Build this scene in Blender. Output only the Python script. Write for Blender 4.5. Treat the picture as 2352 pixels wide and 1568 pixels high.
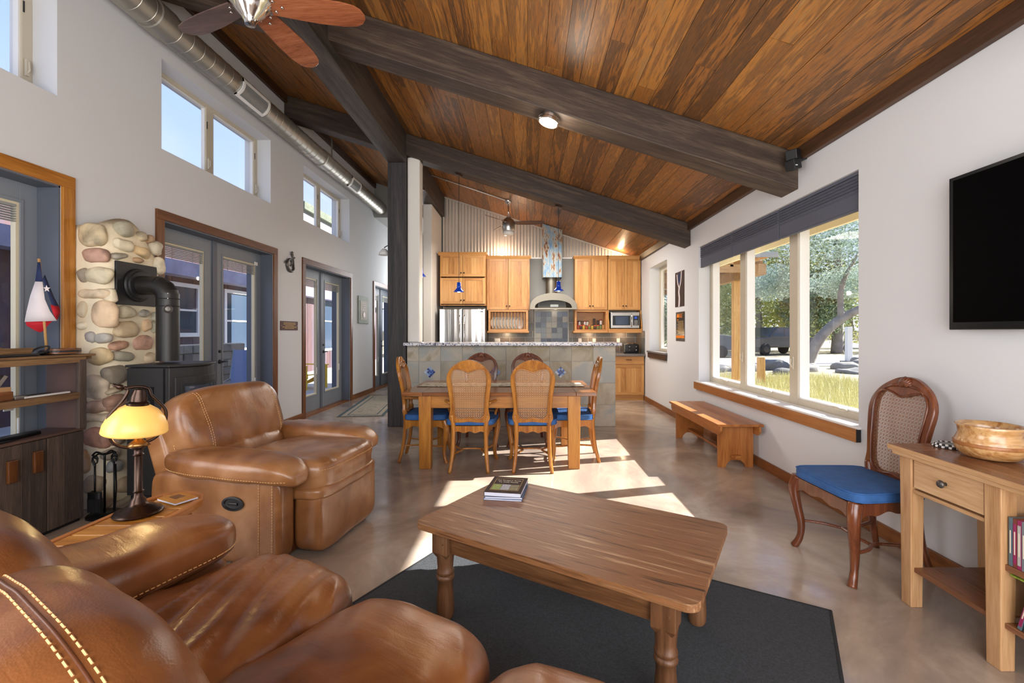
import bpy, bmesh, math, random
from math import sin, cos, pi, radians as R, sqrt, atan, atan2
from mathutils import Vector as V, Matrix, noise
sc = bpy.context.scene
for o in list(bpy.data.objects): bpy.data.objects.remove(o)
col = sc.collection
rnd = random.Random(7)
# ------------------------------------------------------------------ camera, world, sun, lights, exposure
FP, CX, CY, EYE = 1030.0, 1208.0, 762.0, 1.35
cam_d = bpy.data.cameras.new('camera'); cam = bpy.data.objects.new('camera', cam_d); col.objects.link(cam)
cam.location = (0, 0, EYE); cam.rotation_euler = (pi/2, 0, 0)
cam_d.lens = 36*FP/2352; cam_d.sensor_width = 36; cam_d.shift_x = -32/2352; cam_d.shift_y = -22/2352
cam_d.clip_start = .05; cam_d.clip_end = 400
sc.camera = cam
sc.view_settings.view_transform = 'Standard'; sc.view_settings.look = 'None'
sc.view_settings.exposure = 0.35; sc.view_settings.gamma = 1; sc.view_settings.use_curve_mapping = False
try:
    sc.cycles.use_denoising = True
    sc.cycles.max_bounces = 7; sc.cycles.diffuse_bounces = 4; sc.cycles.glossy_bounces = 4
    sc.cycles.transparent_max_bounces = 16; sc.cycles.transmission_bounces = 4
    sc.cycles.sample_clamp_indirect = 6; sc.cycles.caustics_reflective = False; sc.cycles.caustics_refractive = False
except Exception: pass

def L(r, g, b):
    return tuple([((c/255)/12.92 if c/255 <= .04045 else (((c/255)+.055)/1.055)**2.4) for c in (r, g, b)]) + (1,)

w = bpy.data.worlds.new('sky'); sc.world = w; w.use_nodes = True
nt = w.node_tree; nt.nodes.clear()
def wn(t): return nt.nodes.new(t)
tc = wn('ShaderNodeTexCoord'); sx = wn('ShaderNodeSeparateXYZ'); nt.links.new(tc.outputs['Generated'], sx.inputs[0])
rp = wn('ShaderNodeValToRGB'); nt.links.new(sx.outputs['Z'], rp.inputs[0])
e = rp.color_ramp.elements; e[0].position = -.05; e[0].color = L(150, 145, 135); e[1].position = 1; e[1].color = L(120, 165, 235)
for p_, c_ in ((.0, (222, 230, 248)), (.15, (196, 214, 252)), (.45, (160, 188, 250))):
    q = rp.color_ramp.elements.new(p_); q.color = L(*c_)
ns = wn('ShaderNodeTexNoise'); ns.inputs['Scale'].default_value = 2.2; ns.inputs['Detail'].default_value = 6; nt.links.new(tc.outputs['Generated'], ns.inputs['Vector'])
r2 = wn('ShaderNodeValToRGB'); r2.color_ramp.elements[0].position = .5; r2.color_ramp.elements[1].position = .75; r2.color_ramp.elements[1].color = (.45, .45, .45, 1)
nt.links.new(ns.outputs[0], r2.inputs[0])
mx = wn('ShaderNodeMix'); mx.data_type = 'RGBA'; nt.links.new(r2.outputs[0], mx.inputs[0]); nt.links.new(rp.outputs[0], mx.inputs[6]); mx.inputs[7].default_value = L(245, 245, 250)
bg = wn('ShaderNodeBackground'); nt.links.new(mx.outputs[2], bg.inputs[0]); bg.inputs[1].default_value = 1.15
ow = wn('ShaderNodeOutputWorld'); nt.links.new(bg.outputs[0], ow.inputs[0])

def light(name, kind, loc, energy, color=(1, 1, 1), size=None, sy=None, direction=None, spread=None):
    d = bpy.data.lights.new(name, kind); o = bpy.data.objects.new(name, d); col.objects.link(o); o.location = loc
    d.energy = energy; d.color = color
    if kind == 'AREA':
        d.shape = 'RECTANGLE'; d.size = size; d.size_y = sy or size
        if spread: d.spread = spread
    elif kind == 'POINT': d.shadow_soft_size = size or .03
    if direction: o.rotation_euler = V(direction).to_track_quat('-Z', 'Y').to_euler()
    return o
sun = light('sun', 'SUN', (30, 8, 20), 16.0, (1, .965, .92), direction=(-1, -.25, -.62)); sun.data.angle = R(.5)
# unseen area lamps added as fill behind the camera and down the room
light('rear_fill', 'AREA', (.2, -1.7, 1.9), 190, (.97, .98, 1), 4.6, 2.4, (0, 1, .12))  # added fill lamp standing inside the room before the rear wall
light('rear_low_fill', 'AREA', (.7, -.9, .35), 100, (1, .95, .88), 4.2, 1.6, (0, .75, 1))  # added low lamp aimed up, brightens ceiling and beams
light('left_rear_fill', 'AREA', (-3.3, .6, 1.5), 60, (.97, .98, 1), 1.8, 2.2, (1, .25, -.02))  # added fill lamp; the left wall is solid here
light('kitchen_fill', 'AREA', (.3, 7.7, 3.0), 75, (1, .94, .87), 2.2, 1.2, (0, .1, -1))  # added fill lamp over the kitchen, no opening in the ceiling above
light('hall_fill', 'AREA', (-2.7, 11.9, 2.4), 38, (.95, .97, 1), 1.0, 1.8, (0, -1, .1))  # added fill lamp in front of the closed hall end

# ------------------------------------------------------------------ mesh helpers
class B:
    def __init__(s): s.v = []; s.f = []
    def add(s, vs, fs, M=None):
        n = len(s.v)
        s.v += [tuple(M @ V(p)) if M else tuple(p) for p in vs]
        s.f += [tuple(n+i for i in f) for f in fs]; return s
    def box(s, a, b, M=None):
        x0, y0, z0 = [min(p, q) for p, q in zip(a, b)]; x1, y1, z1 = [max(p, q) for p, q in zip(a, b)]
        return s.add([(x0,y0,z0),(x1,y0,z0),(x1,y1,z0),(x0,y1,z0),(x0,y0,z1),(x1,y0,z1),(x1,y1,z1),(x0,y1,z1)],
              [(0,3,2,1),(4,5,6,7),(0,1,5,4),(1,2,6,5),(2,3,7,6),(3,0,4,7)], M)
    def prism(s, poly, a, b, ax='z', M=None):
        def P(p, t): return {'z': (p[0], p[1], t), 'y': (p[0], t, p[1]), 'x': (t, p[0], p[1])}[ax]
        n = len(poly); vs = [P(p, a) for p in poly]+[P(p, b) for p in poly]
        fs = [tuple(range(n))[::-1], tuple(range(n, 2*n))]+[(i, (i+1) % n, n+(i+1) % n, n+i) for i in range(n)]
        return s.add(vs, fs, M)
    def tube(s, pts, r, n=8, closed=False, flat=1.0, up=None, M=None, ph=0):
        pts = [V(p) for p in pts]; m = len(pts)
        rr = list(r) if isinstance(r, (list, tuple)) else [r]*m
        vs = []; N = None
        for i in range(m):
            if closed: t = pts[(i+1) % m]-pts[i-1]
            else: t = pts[min(i+1, m-1)]-pts[max(i-1, 0)]
            if t.length < 1e-9: t = V((0, 0, 1))
            t.normalize()
            if up is not None: N = V(up)
            elif N is None: N = V((0, 0, 1)) if abs(t.z) < .9 else V((1, 0, 0))
            N = N-t*N.dot(t)
            if N.length < 1e-6: N = t.orthogonal()
            N.normalize(); Bn = t.cross(N)
            for k in range(n):
                a = 2*pi*k/n+ph
                vs.append(pts[i]+N*(cos(a)*rr[i]*flat)+Bn*(sin(a)*rr[i]))
        fs = []
        for i in range(m if closed else m-1):
            j = (i+1) % m
            for k in range(n): fs.append((i*n+k, i*n+(k+1) % n, j*n+(k+1) % n, j*n+k))
        if not closed: fs += [tuple(range(n))[::-1], tuple((m-1)*n+k for k in range(n))]
        return s.add(vs, fs, M)
    def lathe(s, prof, c=(0, 0, 0), n=24, M=None, arc=2*pi):
        vs = []; fs = []; m = len(prof); full = abs(arc-2*pi) < 1e-6; N = n if full else n+1
        for r, z in prof:
            for k in range(N):
                a = arc*k/n; vs.append((c[0]+r*cos(a), c[1]+r*sin(a), c[2]+z))
        for i in range(m-1):
            for k in range(n): fs.append((i*N+k, i*N+(k+1) % N, (i+1)*N+(k+1) % N, (i+1)*N+k))
        if full:
            if prof[0][0] > 1e-6: fs.append(tuple(range(N))[::-1])
            if prof[-1][0] > 1e-6: fs.append(tuple((m-1)*N+k for k in range(N)))
        return s.add(vs, fs, M)
    def soft(s, dims, k=4, n=14, M=None, wr=None, c=(0, 0, 0), kz=None):
        """rounded pillow: a cube grid pushed to a superellipsoid, wr(p) moves it along the normal"""
        vs = {}; fs = []
        def vid(i, j, l):
            key = (i, j, l)
            if key not in vs: vs[key] = len(vs)
            return vs[key]
        for d in range(3):
            for sgn in (0, n):
                for a in range(n):
                    for b_ in range(n):
                        q = []
                        for (da, db) in ((0, 0), (1, 0), (1, 1), (0, 1)):
                            t = [0, 0, 0]; t[d] = sgn; t[(d+1) % 3] = a+da; t[(d+2) % 3] = b_+db; q.append(vid(*t))
                        fs.append(tuple(q if sgn else q[::-1]))
        out = [None]*len(vs)
        for key, i in vs.items():
            p = V([sin((t/n*2-1)*pi/2*.92)/sin(pi/2*.92) for t in key])
            sN = (abs(p.x)**k+abs(p.y)**k+abs(p.z)**k)**(1/k)
            q = p/sN
            pos = V((q.x*dims[0]/2, q.y*dims[1]/2, q.z*dims[2]/2))
            if wr:
                nn = V((q.x**3/dims[0], q.y**3/dims[1], q.z**3/dims[2])).normalized()
                pos = pos+nn*wr(pos)
            out[i] = pos+V(c)
        return s.add(out, fs, M)
    def obj(s, name, mat=None, parent=None, bevel=0, smooth=False, seg=2, loc=None, rz=None, sub=0, M=None, ang=None):
        me = bpy.data.meshes.new(name); me.from_pydata([tuple(p) for p in s.v], [], s.f); me.update()
        if mat: me.materials.append(mat)
        o = bpy.data.objects.new(name, me); col.objects.link(o)
        if smooth: me.polygons.foreach_set('use_smooth', [True]*len(me.polygons))
        if parent: o.parent = parent
        if M is not None: o.matrix_local = M
        if loc is not None: o.location = loc
        if rz is not None: o.rotation_euler.z = rz
        if bevel:
            m = o.modifiers.new('b', 'BEVEL'); m.width = bevel; m.segments = seg; m.limit_method = 'ANGLE'; m.angle_limit = R(35)
        if sub:
            m = o.modifiers.new('s', 'SUBSURF'); m.levels = sub; m.render_levels = sub
        if ang:
            try:
                me.set_sharp_from_angle(angle=R(ang))
            except Exception: pass
        return o
def tag(o, label=None, cat=None, group=None, kind=None):
    if label: o['label'] = label
    if cat: o['category'] = cat
    if group: o['group'] = group
    if kind: o['kind'] = kind
    return o
def thing(name, label, cat, loc=(0, 0, 0), rz=0, group=None, kind=None):
    o = bpy.data.objects.new(name, None); col.objects.link(o); o.location = loc; o.rotation_euler = (0, 0, rz)
    o.empty_display_size = .1
    return tag(o, label, cat, group, kind)
def dup(root, loc=None, rz=None, label=None, group=None, parent=None):
    c = root.copy(); col.objects.link(c)
    if parent: c.parent = parent
    if loc is not None: c.location = loc
    if rz is not None: c.rotation_euler = (0, 0, rz)
    if label: c['label'] = label
    if group: c['group'] = group
    for ch in [o for o in KIDS.get(root.name, []) ]: dup(ch, parent=c)
    return c
class _K:
    def get(s, n, d): return list(bpy.data.objects[n].children)
KIDS = _K()
def box(name, a, b, mat, parent=None, bevel=0, M=None, **k): return B().box(a, b, M).obj(name, mat, parent, bevel, **k)
def T(x, y, z): return Matrix.Translation((x, y, z))
def RZ(a): return Matrix.Rotation(a, 4, 'Z')
def RX(a): return Matrix.Rotation(a, 4, 'X')
def RY(a): return Matrix.Rotation(a, 4, 'Y')
def catmull(pts, n=6, closed=False):
    P = [V(p) for p in pts]; m = len(P); out = []
    rng = range(m) if closed else range(m-1)
    for i in rng:
        p0 = P[i-1] if (closed or i > 0) else P[0]; p1 = P[i]; p2 = P[(i+1) % m]; p3 = P[(i+2) % m] if (closed or i+2 < m) else P[-1]
        for k in range(n):
            t = k/n
            out.append(.5*((2*p1)+(-p0+p2)*t+(2*p0-5*p1+4*p2-p3)*t*t+(-p0+3*p1-3*p2+p3)*t**3))
    if not closed: out.append(P[-1])
    return out

# ------------------------------------------------------------------ materials
def mat_base(name, rough=.5, metal=0, spec=None):
    m = bpy.data.materials.new(name); m.use_nodes = True; n = m.node_tree; b = n.nodes['Principled BSDF']
    b.inputs['Roughness'].default_value = rough; b.inputs['Metallic'].default_value = metal
    if spec is not None: b.inputs['Specular IOR Level'].default_value = spec
    return m, n, b
def plain(name, c, rough=.5, metal=0, spec=None, bump=0, bs=60, var=0, emit=0, coat=0, vs=3):
    m, n, b = mat_base(name, rough, metal, spec); b.inputs['Base Color'].default_value = c
    if coat: b.inputs['Coat Weight'].default_value = coat; b.inputs['Coat Roughness'].default_value = .15
    if emit: b.inputs['Emission Color'].default_value = c; b.inputs['Emission Strength'].default_value = emit
    if bump or var:
        t = n.nodes.new('ShaderNodeTexCoord')
    if bump:
        ns = n.nodes.new('ShaderNodeTexNoise'); ns.inputs['Scale'].default_value = bs; ns.inputs['Detail'].default_value = 4
        n.links.new(t.outputs['Object'], ns.inputs['Vector'])
        bp = n.nodes.new('ShaderNodeBump'); bp.inputs['Strength'].default_value = bump; bp.inputs['Distance'].default_value = .01
        n.links.new(ns.outputs[0], bp.inputs['Height']); n.links.new(bp.outputs[0], b.inputs['Normal'])
    if var:
        n2 = n.nodes.new('ShaderNodeTexNoise'); n2.inputs['Scale'].default_value = vs; n2.inputs['Detail'].default_value = 5
        n.links.new(t.outputs['Object'], n2.inputs['Vector'])
        r = n.nodes.new('ShaderNodeValToRGB'); r.color_ramp.elements[0].position = .3; r.color_ramp.elements[1].position = .7
        r.color_ramp.elements[0].color = tuple(c[i]*(1-var) for i in range(3))+(1,); r.color_ramp.elements[1].color = tuple(min(1, c[i]*(1+var)) for i in range(3))+(1,)
        n.links.new(n2.outputs[0], r.inputs[0]); n.links.new(r.outputs[0], b.inputs['Base Color'])
    return m
def wood(name, cols, axis='x', rough=.45, scale=1.0, ring=1.0, rand=1.0, bump=.15, knots=0, coat=0, spec=None, dark=None, contrast=(.25, .75)):
    """grain runs along axis; cols = ramp stops; each object picks its own shade by Object Info random"""
    m, n, b = mat_base(name, rough, 0, spec)
    if coat: b.inputs['Coat Weight'].default_value = coat; b.inputs['Coat Roughness'].default_value = .12
    N = n.nodes.new; K = n.links.new
    t = N('ShaderNodeTexCoord'); oi = N('ShaderNodeObjectInfo')
    off = N('ShaderNodeVectorMath'); off.operation = 'SCALE'; K(oi.outputs['Random'], off.inputs['Scale']); off.inputs[0].default_value = (37, 53, 71)
    ad = N('ShaderNodeVectorMath'); ad.operation = 'ADD'; K(t.outputs['Object'], ad.inputs[0]); K(off.outputs[0], ad.inputs[1])
    mp = N('ShaderNodeMapping'); K(ad.outputs[0], mp.inputs[0])
    s = {'x': (.9, 14, 14), 'y': (14, .9, 14), 'z': (14, 14, .9)}[axis]
    mp.inputs['Scale'].default_value = tuple(a*scale for a in s)
    n1 = N('ShaderNodeTexNoise'); n1.inputs['Scale'].default_value = .8; n1.inputs['Detail'].default_value = 7; n1.inputs['Distortion'].default_value = 1.2*ring
    K(mp.outputs[0], n1.inputs['Vector'])
    n2 = N('ShaderNodeTexNoise'); n2.inputs['Scale'].default_value = 9; n2.inputs['Detail'].default_value = 4; K(mp.outputs[0], n2.inputs['Vector'])
    mu = N('ShaderNodeMath'); mu.operation = 'MULTIPLY_ADD'; K(n2.outputs[0], mu.inputs[0]); mu.inputs[1].default_value = .62; K(n1.outputs[0], mu.inputs[2])
    m2 = N('ShaderNodeMath'); m2.operation = 'MULTIPLY_ADD'; K(oi.outputs['Random'], m2.inputs[0]); m2.inputs[1].default_value = rand*.5; K(mu.outputs[0], m2.inputs[2])
    mr = N('ShaderNodeMapRange'); K(m2.outputs[0], mr.inputs['Value']); mr.inputs['From Min'].default_value = contrast[0]+.31; mr.inputs['From Max'].default_value = contrast[1]+.31+rand*.5
    r = N('ShaderNodeValToRGB'); K(mr.outputs[0], r.inputs[0])
    el = r.color_ramp.elements; el[0].color = cols[0]; el[1].color = cols[-1]; el[0].position = 0; el[1].position = 1
    for i, c in enumerate(cols[1:-1]): q = el.new((i+1)/(len(cols)-1)); q.color = c
    out = r.outputs[0]
    if knots:
        vo = N('ShaderNodeTexVoronoi'); vo.inputs['Scale'].default_value = knots; mk = N('ShaderNodeMapping'); K(ad.outputs[0], mk.inputs[0])
        mk.inputs['Scale'].default_value = {'x': (.35, 1, 1), 'y': (1, .35, 1), 'z': (1, 1, .35)}[axis]; K(mk.outputs[0], vo.inputs['Vector'])
        rk = N('ShaderNodeValToRGB'); K(vo.outputs['Distance'], rk.inputs[0]); rk.color_ramp.elements[0].position = .04; rk.color_ramp.elements[1].position = .14
        mk2 = N('ShaderNodeMix'); mk2.data_type = 'RGBA'; K(rk.outputs[0], mk2.inputs[0]); mk2.inputs[6].default_value = dark or tuple(x*.25 for x in cols[0][:3])+(1,); K(out, mk2.inputs[7]); out = mk2.outputs[2]
    K(out, b.inputs['Base Color'])
    bp = N('ShaderNodeBump'); bp.inputs['Strength'].default_value = bump; bp.inputs['Distance'].default_value = .004; K(mu.outputs[0], bp.inputs['Height']); K(bp.outputs[0], b.inputs['Normal'])
    return m
def stone_mat(name, cols, scale=6, rough=.6, bump=.3, rand=1.0, bs=25):
    m, n, b = mat_base(name, rough); N = n.nodes.new; K = n.links.new
    t = N('ShaderNodeTexCoord'); oi = N('ShaderNodeObjectInfo')
    off = N('ShaderNodeVectorMath'); off.operation = 'SCALE'; K(oi.outputs['Random'], off.inputs['Scale']); off.inputs[0].default_value = (37, 53, 71)
    ad = N('ShaderNodeVectorMath'); ad.operation = 'ADD'; K(t.outputs['Object'], ad.inputs[0]); K(off.outputs[0], ad.inputs[1])
    n1 = N('ShaderNodeTexNoise'); n1.inputs['Scale'].default_value = scale; n1.inputs['Detail'].default_value = 8; n1.inputs['Distortion'].default_value = .8; K(ad.outputs[0], n1.inputs['Vector'])
    m2 = N('ShaderNodeMath'); m2.operation = 'MULTIPLY_ADD'; K(oi.outputs['Random'], m2.inputs[0]); m2.inputs[1].default_value = rand*.8; K(n1.outputs[0], m2.inputs[2])
    mr = N('ShaderNodeMapRange'); K(m2.outputs[0], mr.inputs['Value']); mr.inputs['From Min'].default_value = .3; mr.inputs['From Max'].default_value = .7+rand*.8
    r = N('ShaderNodeValToRGB'); K(mr.outputs[0], r.inputs[0]); el = r.color_ramp.elements; el[0].color = cols[0]; el[1].color = cols[-1]; el[0].position = 0; el[1].position = 1
    for i, c in enumerate(cols[1:-1]): q = el.new((i+1)/(len(cols)-1)); q.color = c
    K(r.outputs[0], b.inputs['Base Color'])
    n3 = N('ShaderNodeTexNoise'); n3.inputs['Scale'].default_value = bs; n3.inputs['Detail'].default_value = 6; K(ad.outputs[0], n3.inputs['Vector'])
    bp = N('ShaderNodeBump'); bp.inputs['Strength'].default_value = bump; bp.inputs['Distance'].default_value = .01; K(n3.outputs[0], bp.inputs['Height']); K(bp.outputs[0], b.inputs['Normal'])
    return m
def leather(name, c0, c1, c2):
    m, n, b = mat_base(name, .30); N = n.nodes.new; K = n.links.new
    t = N('ShaderNodeTexCoord'); n1 = N('ShaderNodeTexNoise'); n1.inputs['Scale'].default_value = 4; n1.inputs['Detail'].default_value = 6; n1.inputs['Distortion'].default_value = .6; K(t.outputs['Object'], n1.inputs['Vector'])
    r = N('ShaderNodeValToRGB'); el = r.color_ramp.elements; el[0].position = .3; el[0].color = c0; el[1].position = .72; el[1].color = c2; q = el.new(.5); q.color = c1
    K(n1.outputs[0], r.inputs[0]); K(r.outputs[0], b.inputs['Base Color'])
    vo = N('ShaderNodeTexVoronoi'); vo.inputs['Scale'].default_value = 260; K(t.outputs['Object'], vo.inputs['Vector'])
    mp = N('ShaderNodeMapping'); mp.inputs['Scale'].default_value = (5, 22, 9); mp.inputs['Rotation'].default_value = (0, 0, .5); K(t.outputs['Object'], mp.inputs[0])
    n2 = N('ShaderNodeTexNoise'); n2.inputs['Scale'].default_value = 1.2; n2.inputs['Detail'].default_value = 5; n2.inputs['Distortion'].default_value = 1; K(mp.outputs[0], n2.inputs['Vector'])
    n4 = N('ShaderNodeTexNoise'); n4.noise_type = 'RIDGED_MULTIFRACTAL'; n4.inputs['Scale'].default_value = 3.2; n4.inputs['Detail'].default_value = 5; n4.inputs['Roughness'].default_value = .5; n4.inputs['Distortion'].default_value = .5
    mp4 = N('ShaderNodeMapping'); mp4.inputs['Scale'].default_value = (1.4, 2.2, 1.0); mp4.inputs['Rotation'].default_value = (.3, .2, .6); K(t.outputs['Object'], mp4.inputs[0]); K(mp4.outputs[0], n4.inputs['Vector'])
    b0 = N('ShaderNodeBump'); b0.inputs['Strength'].default_value = .6; b0.inputs['Distance'].default_value = .012; K(n4.outputs[0], b0.inputs['Height'])
    b1 = N('ShaderNodeBump'); b1.inputs['Strength'].default_value = .12; b1.inputs['Distance'].default_value = .02; K(n2.outputs[0], b1.inputs['Height']); K(b0.outputs[0], b1.inputs['Normal'])
    b2 = N('ShaderNodeBump'); b2.inputs['Strength'].default_value = .12; b2.inputs['Distance'].default_value = .002; K(vo.outputs['Distance'], b2.inputs['Height']); K(b1.outputs[0], b2.inputs['Normal'])
    K(b2.outputs[0], b.inputs['Normal'])
    b.inputs['Coat Weight'].default_value = .25; b.inputs['Coat Roughness'].default_value = .28
    return m
def glass(name, tint=(1, 1, 1, 1), fac=.1):
    m = bpy.data.materials.new(name); m.use_nodes = True; n = m.node_tree; n.nodes.clear(); N = n.nodes.new
    o = N('ShaderNodeOutputMaterial'); mx = N('ShaderNodeMixShader'); t = N('ShaderNodeBsdfTransparent'); t.inputs[0].default_value = tint
    g = N('ShaderNodeBsdfGlossy'); g.inputs['Roughness'].default_value = .02; fr = N('ShaderNodeLayerWeight'); fr.inputs[0].default_value = .5
    pw_ = N('ShaderNodeMath'); pw_.operation = 'POWER'; n.links.new(fr.outputs['Facing'], pw_.inputs[0]); pw_.inputs[1].default_value = 4
    ma = N('ShaderNodeMath'); ma.operation = 'MULTIPLY_ADD'; n.links.new(pw_.outputs[0], ma.inputs[0]); ma.inputs[1].default_value = .55; ma.inputs[2].default_value = .03
    n.links.new(ma.outputs[0], mx.inputs[0]); n.links.new(t.outputs[0], mx.inputs[1]); n.links.new(g.outputs[0], mx.inputs[2]); n.links.new(mx.outputs[0], o.inputs[0])
    return m
def floor_mat():
    m, n, b = mat_base('polished_concrete', .14); N = n.nodes.new; K = n.links.new
    t = N('ShaderNodeTexCoord')
    n1 = N('ShaderNodeTexNoise'); n1.inputs['Scale'].default_value = 1.1; n1.inputs['Detail'].default_value = 9; n1.inputs['Roughness'].default_value = .62; n1.inputs['Distortion'].default_value = .9; K(t.outputs['Object'], n1.inputs['Vector'])
    r = N('ShaderNodeValToRGB'); el = r.color_ramp.elements; el[0].position = .3; el[0].color = L(130, 117, 108); el[1].position = .72; el[1].color = L(200, 189, 177)
    q = el.new(.48); q.color = L(162, 145, 130); q = el.new(.58); q.color = L(182, 165, 147)
    K(n1.outputs[0], r.inputs[0]); K(r.outputs[0], b.inputs['Base Color'])
    n2 = N('ShaderNodeTexNoise'); n2.inputs['Scale'].default_value = 5; n2.inputs['Detail'].default_value = 6; K(t.outputs['Object'], n2.inputs['Vector'])
    mr = N('ShaderNodeMapRange'); mr.inputs['From Min'].default_value = .3; mr.inputs['From Max'].default_value = .7; mr.inputs['To Min'].default_value = .1; mr.inputs['To Max'].default_value = .26
    K(n2.outputs[0], mr.inputs['Value']); K(mr.outputs[0], b.inputs['Roughness'])
    n3 = N('ShaderNodeTexNoise'); n3.inputs['Scale'].default_value = 3; n3.inputs['Detail'].default_value = 2; K(t.outputs['Object'], n3.inputs['Vector'])
    bp = N('ShaderNodeBump'); bp.inputs['Strength'].default_value = .12; bp.inputs['Distance'].default_value = .01; K(n3.outputs[0], bp.inputs['Height']); K(bp.outputs[0], b.inputs['Normal'])
    b.inputs['Specular IOR Level'].default_value = .6
    return m
def speckle(name, base, dots, scale=120, rough=.25, thr=.35):
    m, n, b = mat_base(name, rough); N = n.nodes.new; K = n.links.new
    t = N('ShaderNodeTexCoord'); vo = N('ShaderNodeTexVoronoi'); vo.inputs['Scale'].default_value = scale; K(t.outputs['Object'], vo.inputs['Vector'])
    s = N('ShaderNodeSeparateColor'); K(vo.outputs['Color'], s.inputs[0])
    r = N('ShaderNodeValToRGB'); r.color_ramp.interpolation = 'CONSTANT'; el = r.color_ramp.elements; el[0].color = dots[0]; el[1].position = thr; el[1].color = base
    if len(dots) > 1: q = el.new(thr*.5); q.color = dots[1]
    K(s.outputs[0], r.inputs[0]); K(r.outputs[0], b.inputs['Base Color']); return m
def randcol(name, cols, rough=.4, metal=0, coat=0):
    m, n, b = mat_base(name, rough, metal); N = n.nodes.new; K = n.links.new
    oi = N('ShaderNodeObjectInfo'); r = N('ShaderNodeValToRGB'); r.color_ramp.interpolation = 'CONSTANT'; el = r.color_ramp.elements
    el[0].color = cols[0]; el[1].color = cols[-1]; el[1].position = (len(cols)-1)/len(cols)
    for i, c in enumerate(cols[1:-1]): q = el.new((i+1)/len(cols)); q.color = c
    K(oi.outputs['Random'], r.inputs[0]); K(r.outputs[0], b.inputs['Base Color']); return m

M_ = {}
M_['wall'] = plain('wall_plaster', L(216, 217, 219), .85, bump=.12, bs=9)
M_['wallwarm'] = plain('wall_warm_paint', L(228, 224, 216), .85, bump=.1, bs=9)
M_['greywall'] = plain('grey_paint_and_dim_wall', L(150, 150, 146), .7)  # grey paint; also carries the dimness of the white hall walls
M_['floor'] = floor_mat()
M_['ceil'] = wood('ceiling_cedar', [L(60, 40, 24), L(114, 74, 36), L(86, 60, 38), L(158, 100, 42), L(118, 82, 48), L(178, 118, 52), L(150, 110, 66), L(184, 134, 74)], 'y', .42, .8, 2.2, .95, .25, knots=1.0)
M_['beam'] = wood('dark_stained_beam', [L(34, 26, 21), L(62, 48, 39), L(98, 82, 66)], 'x', .6, .8, 1.5, .3, .35, knots=1.5)
M_['beamy'] = wood('dark_stained_girder', [L(34, 29, 26), L(62, 54, 49), L(90, 80, 72)], 'y', .6, .8, 1.5, .3, .35, knots=1.5)
M_['post'] = wood('dark_stained_post', [L(34, 32, 34), L(58, 54, 54), L(82, 75, 70)], 'z', .6, .8, 1.5, .2, .35, knots=1.5)
M_['dtrimy'] = wood('dark_trim', [L(36, 24, 16), L(66, 42, 26), L(90, 60, 38)], 'y', .5, 1, 1, .3, .2)
M_['casez'] = wood('casing_wood_upright', [L(72, 40, 18), L(112, 66, 30), L(150, 92, 44)], 'z', .4, 1, 1.5, .4, .2, knots=1.2)
M_['casey'] = wood('casing_wood_level', [L(72, 40, 18), L(104, 60, 28), L(138, 82, 40)], 'y', .4, 1, 1.5, .4, .2, knots=1.2)
M_['pinez'] = wood('amber_casing_upright', [L(140, 84, 26), L(180, 118, 46), L(206, 146, 72)], 'z', .35, 1, 1.5, .4, .2, knots=1.5)
M_['piney'] = wood('amber_casing_level', [L(136, 80, 26), L(176, 114, 44), L(202, 142, 68)], 'y', .35, 1, 1.5, .4, .2, knots=1.5)
M_['base'] = wood('baseboard_wood', [L(80, 46, 22), L(122, 72, 34), L(154, 96, 48)], 'y', .4, 1, 1, .3, .15)
M_['apron'] = wood('window_apron_wood', [L(136, 84, 42), L(164, 106, 56), L(186, 128, 74)], 'y', .4, 1, 1, .3, .15)
M_['door'] = plain('door_grey_paint', L(126, 133, 142), .4, bump=.03, bs=30)
M_['jamb'] = plain('door_jamb_grey', L(92, 98, 110), .45)
M_['vinyl'] = plain('window_beige_vinyl', L(196, 186, 166), .45)
M_['doorvinyl'] = plain('door_lite_cream', L(216, 206, 178), .45)
M_['white'] = plain('white_plastic', L(236, 234, 230), .4)
M_['glass'] = glass('window_glass')
M_['blind'] = plain('blind_slate_fabric', L(90, 93, 106), .9, bump=.2, bs=300)
M_['minib'] = plain('mini_blind_grey', L(150, 152, 150), .6)
M_['steel'] = plain('brushed_steel', L(190, 188, 184), .28, 1, bump=.05, bs=80)
M_['hood'] = plain('hood_steel', L(132, 126, 114), .40, .9)
M_['duct'] = plain('galvanised_duct', L(176, 172, 162), .42, .85, bump=.06, bs=20, var=.08, vs=6)
M_['chrome'] = plain('polished_nickel', L(205, 200, 195), .14, 1)
M_['black'] = plain('matt_black_metal', L(26, 26, 28), .5)
M_['stove'] = plain('stove_charcoal_iron', L(48, 47, 46), .5, .3, bump=.04, bs=200)
M_['pipe'] = plain('stovepipe_black', L(44, 42, 40), .42, .4, bump=.03, bs=60)
M_['iron'] = plain('wrought_iron', L(22, 22, 24), .4, .5)
M_['mortar'] = plain('hearth_mortar', L(226, 212, 182), .85, bump=.6, bs=14, var=.1)
M_['leather'] = leather('brown_leather', L(92, 52, 26), L(134, 82, 43), L(164, 114, 70))
M_['leathert'] = leather('tan_leather', L(112, 68, 34), L(142, 94, 54), L(168, 122, 82))
M_['thread'] = plain('stitch_thread', L(212, 168, 112), .7)
M_['seam'] = plain('leather_seam', L(92, 50, 24), .5)
M_['oldtop'] = wood('worn_table_top', [L(66, 42, 26), L(108, 70, 42), L(140, 94, 58), L(124, 84, 52), L(154, 112, 76), L(184, 150, 116)], 'x', .42, .75, 3.0, .12, .35, knots=1.6, contrast=(.3, .72))
M_['oldleg'] = wood('worn_table_legs', [L(70, 42, 24), L(106, 70, 44), L(132, 94, 64)], 'z', .42, .8, 1.3, .3, .3, knots=3)
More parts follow.
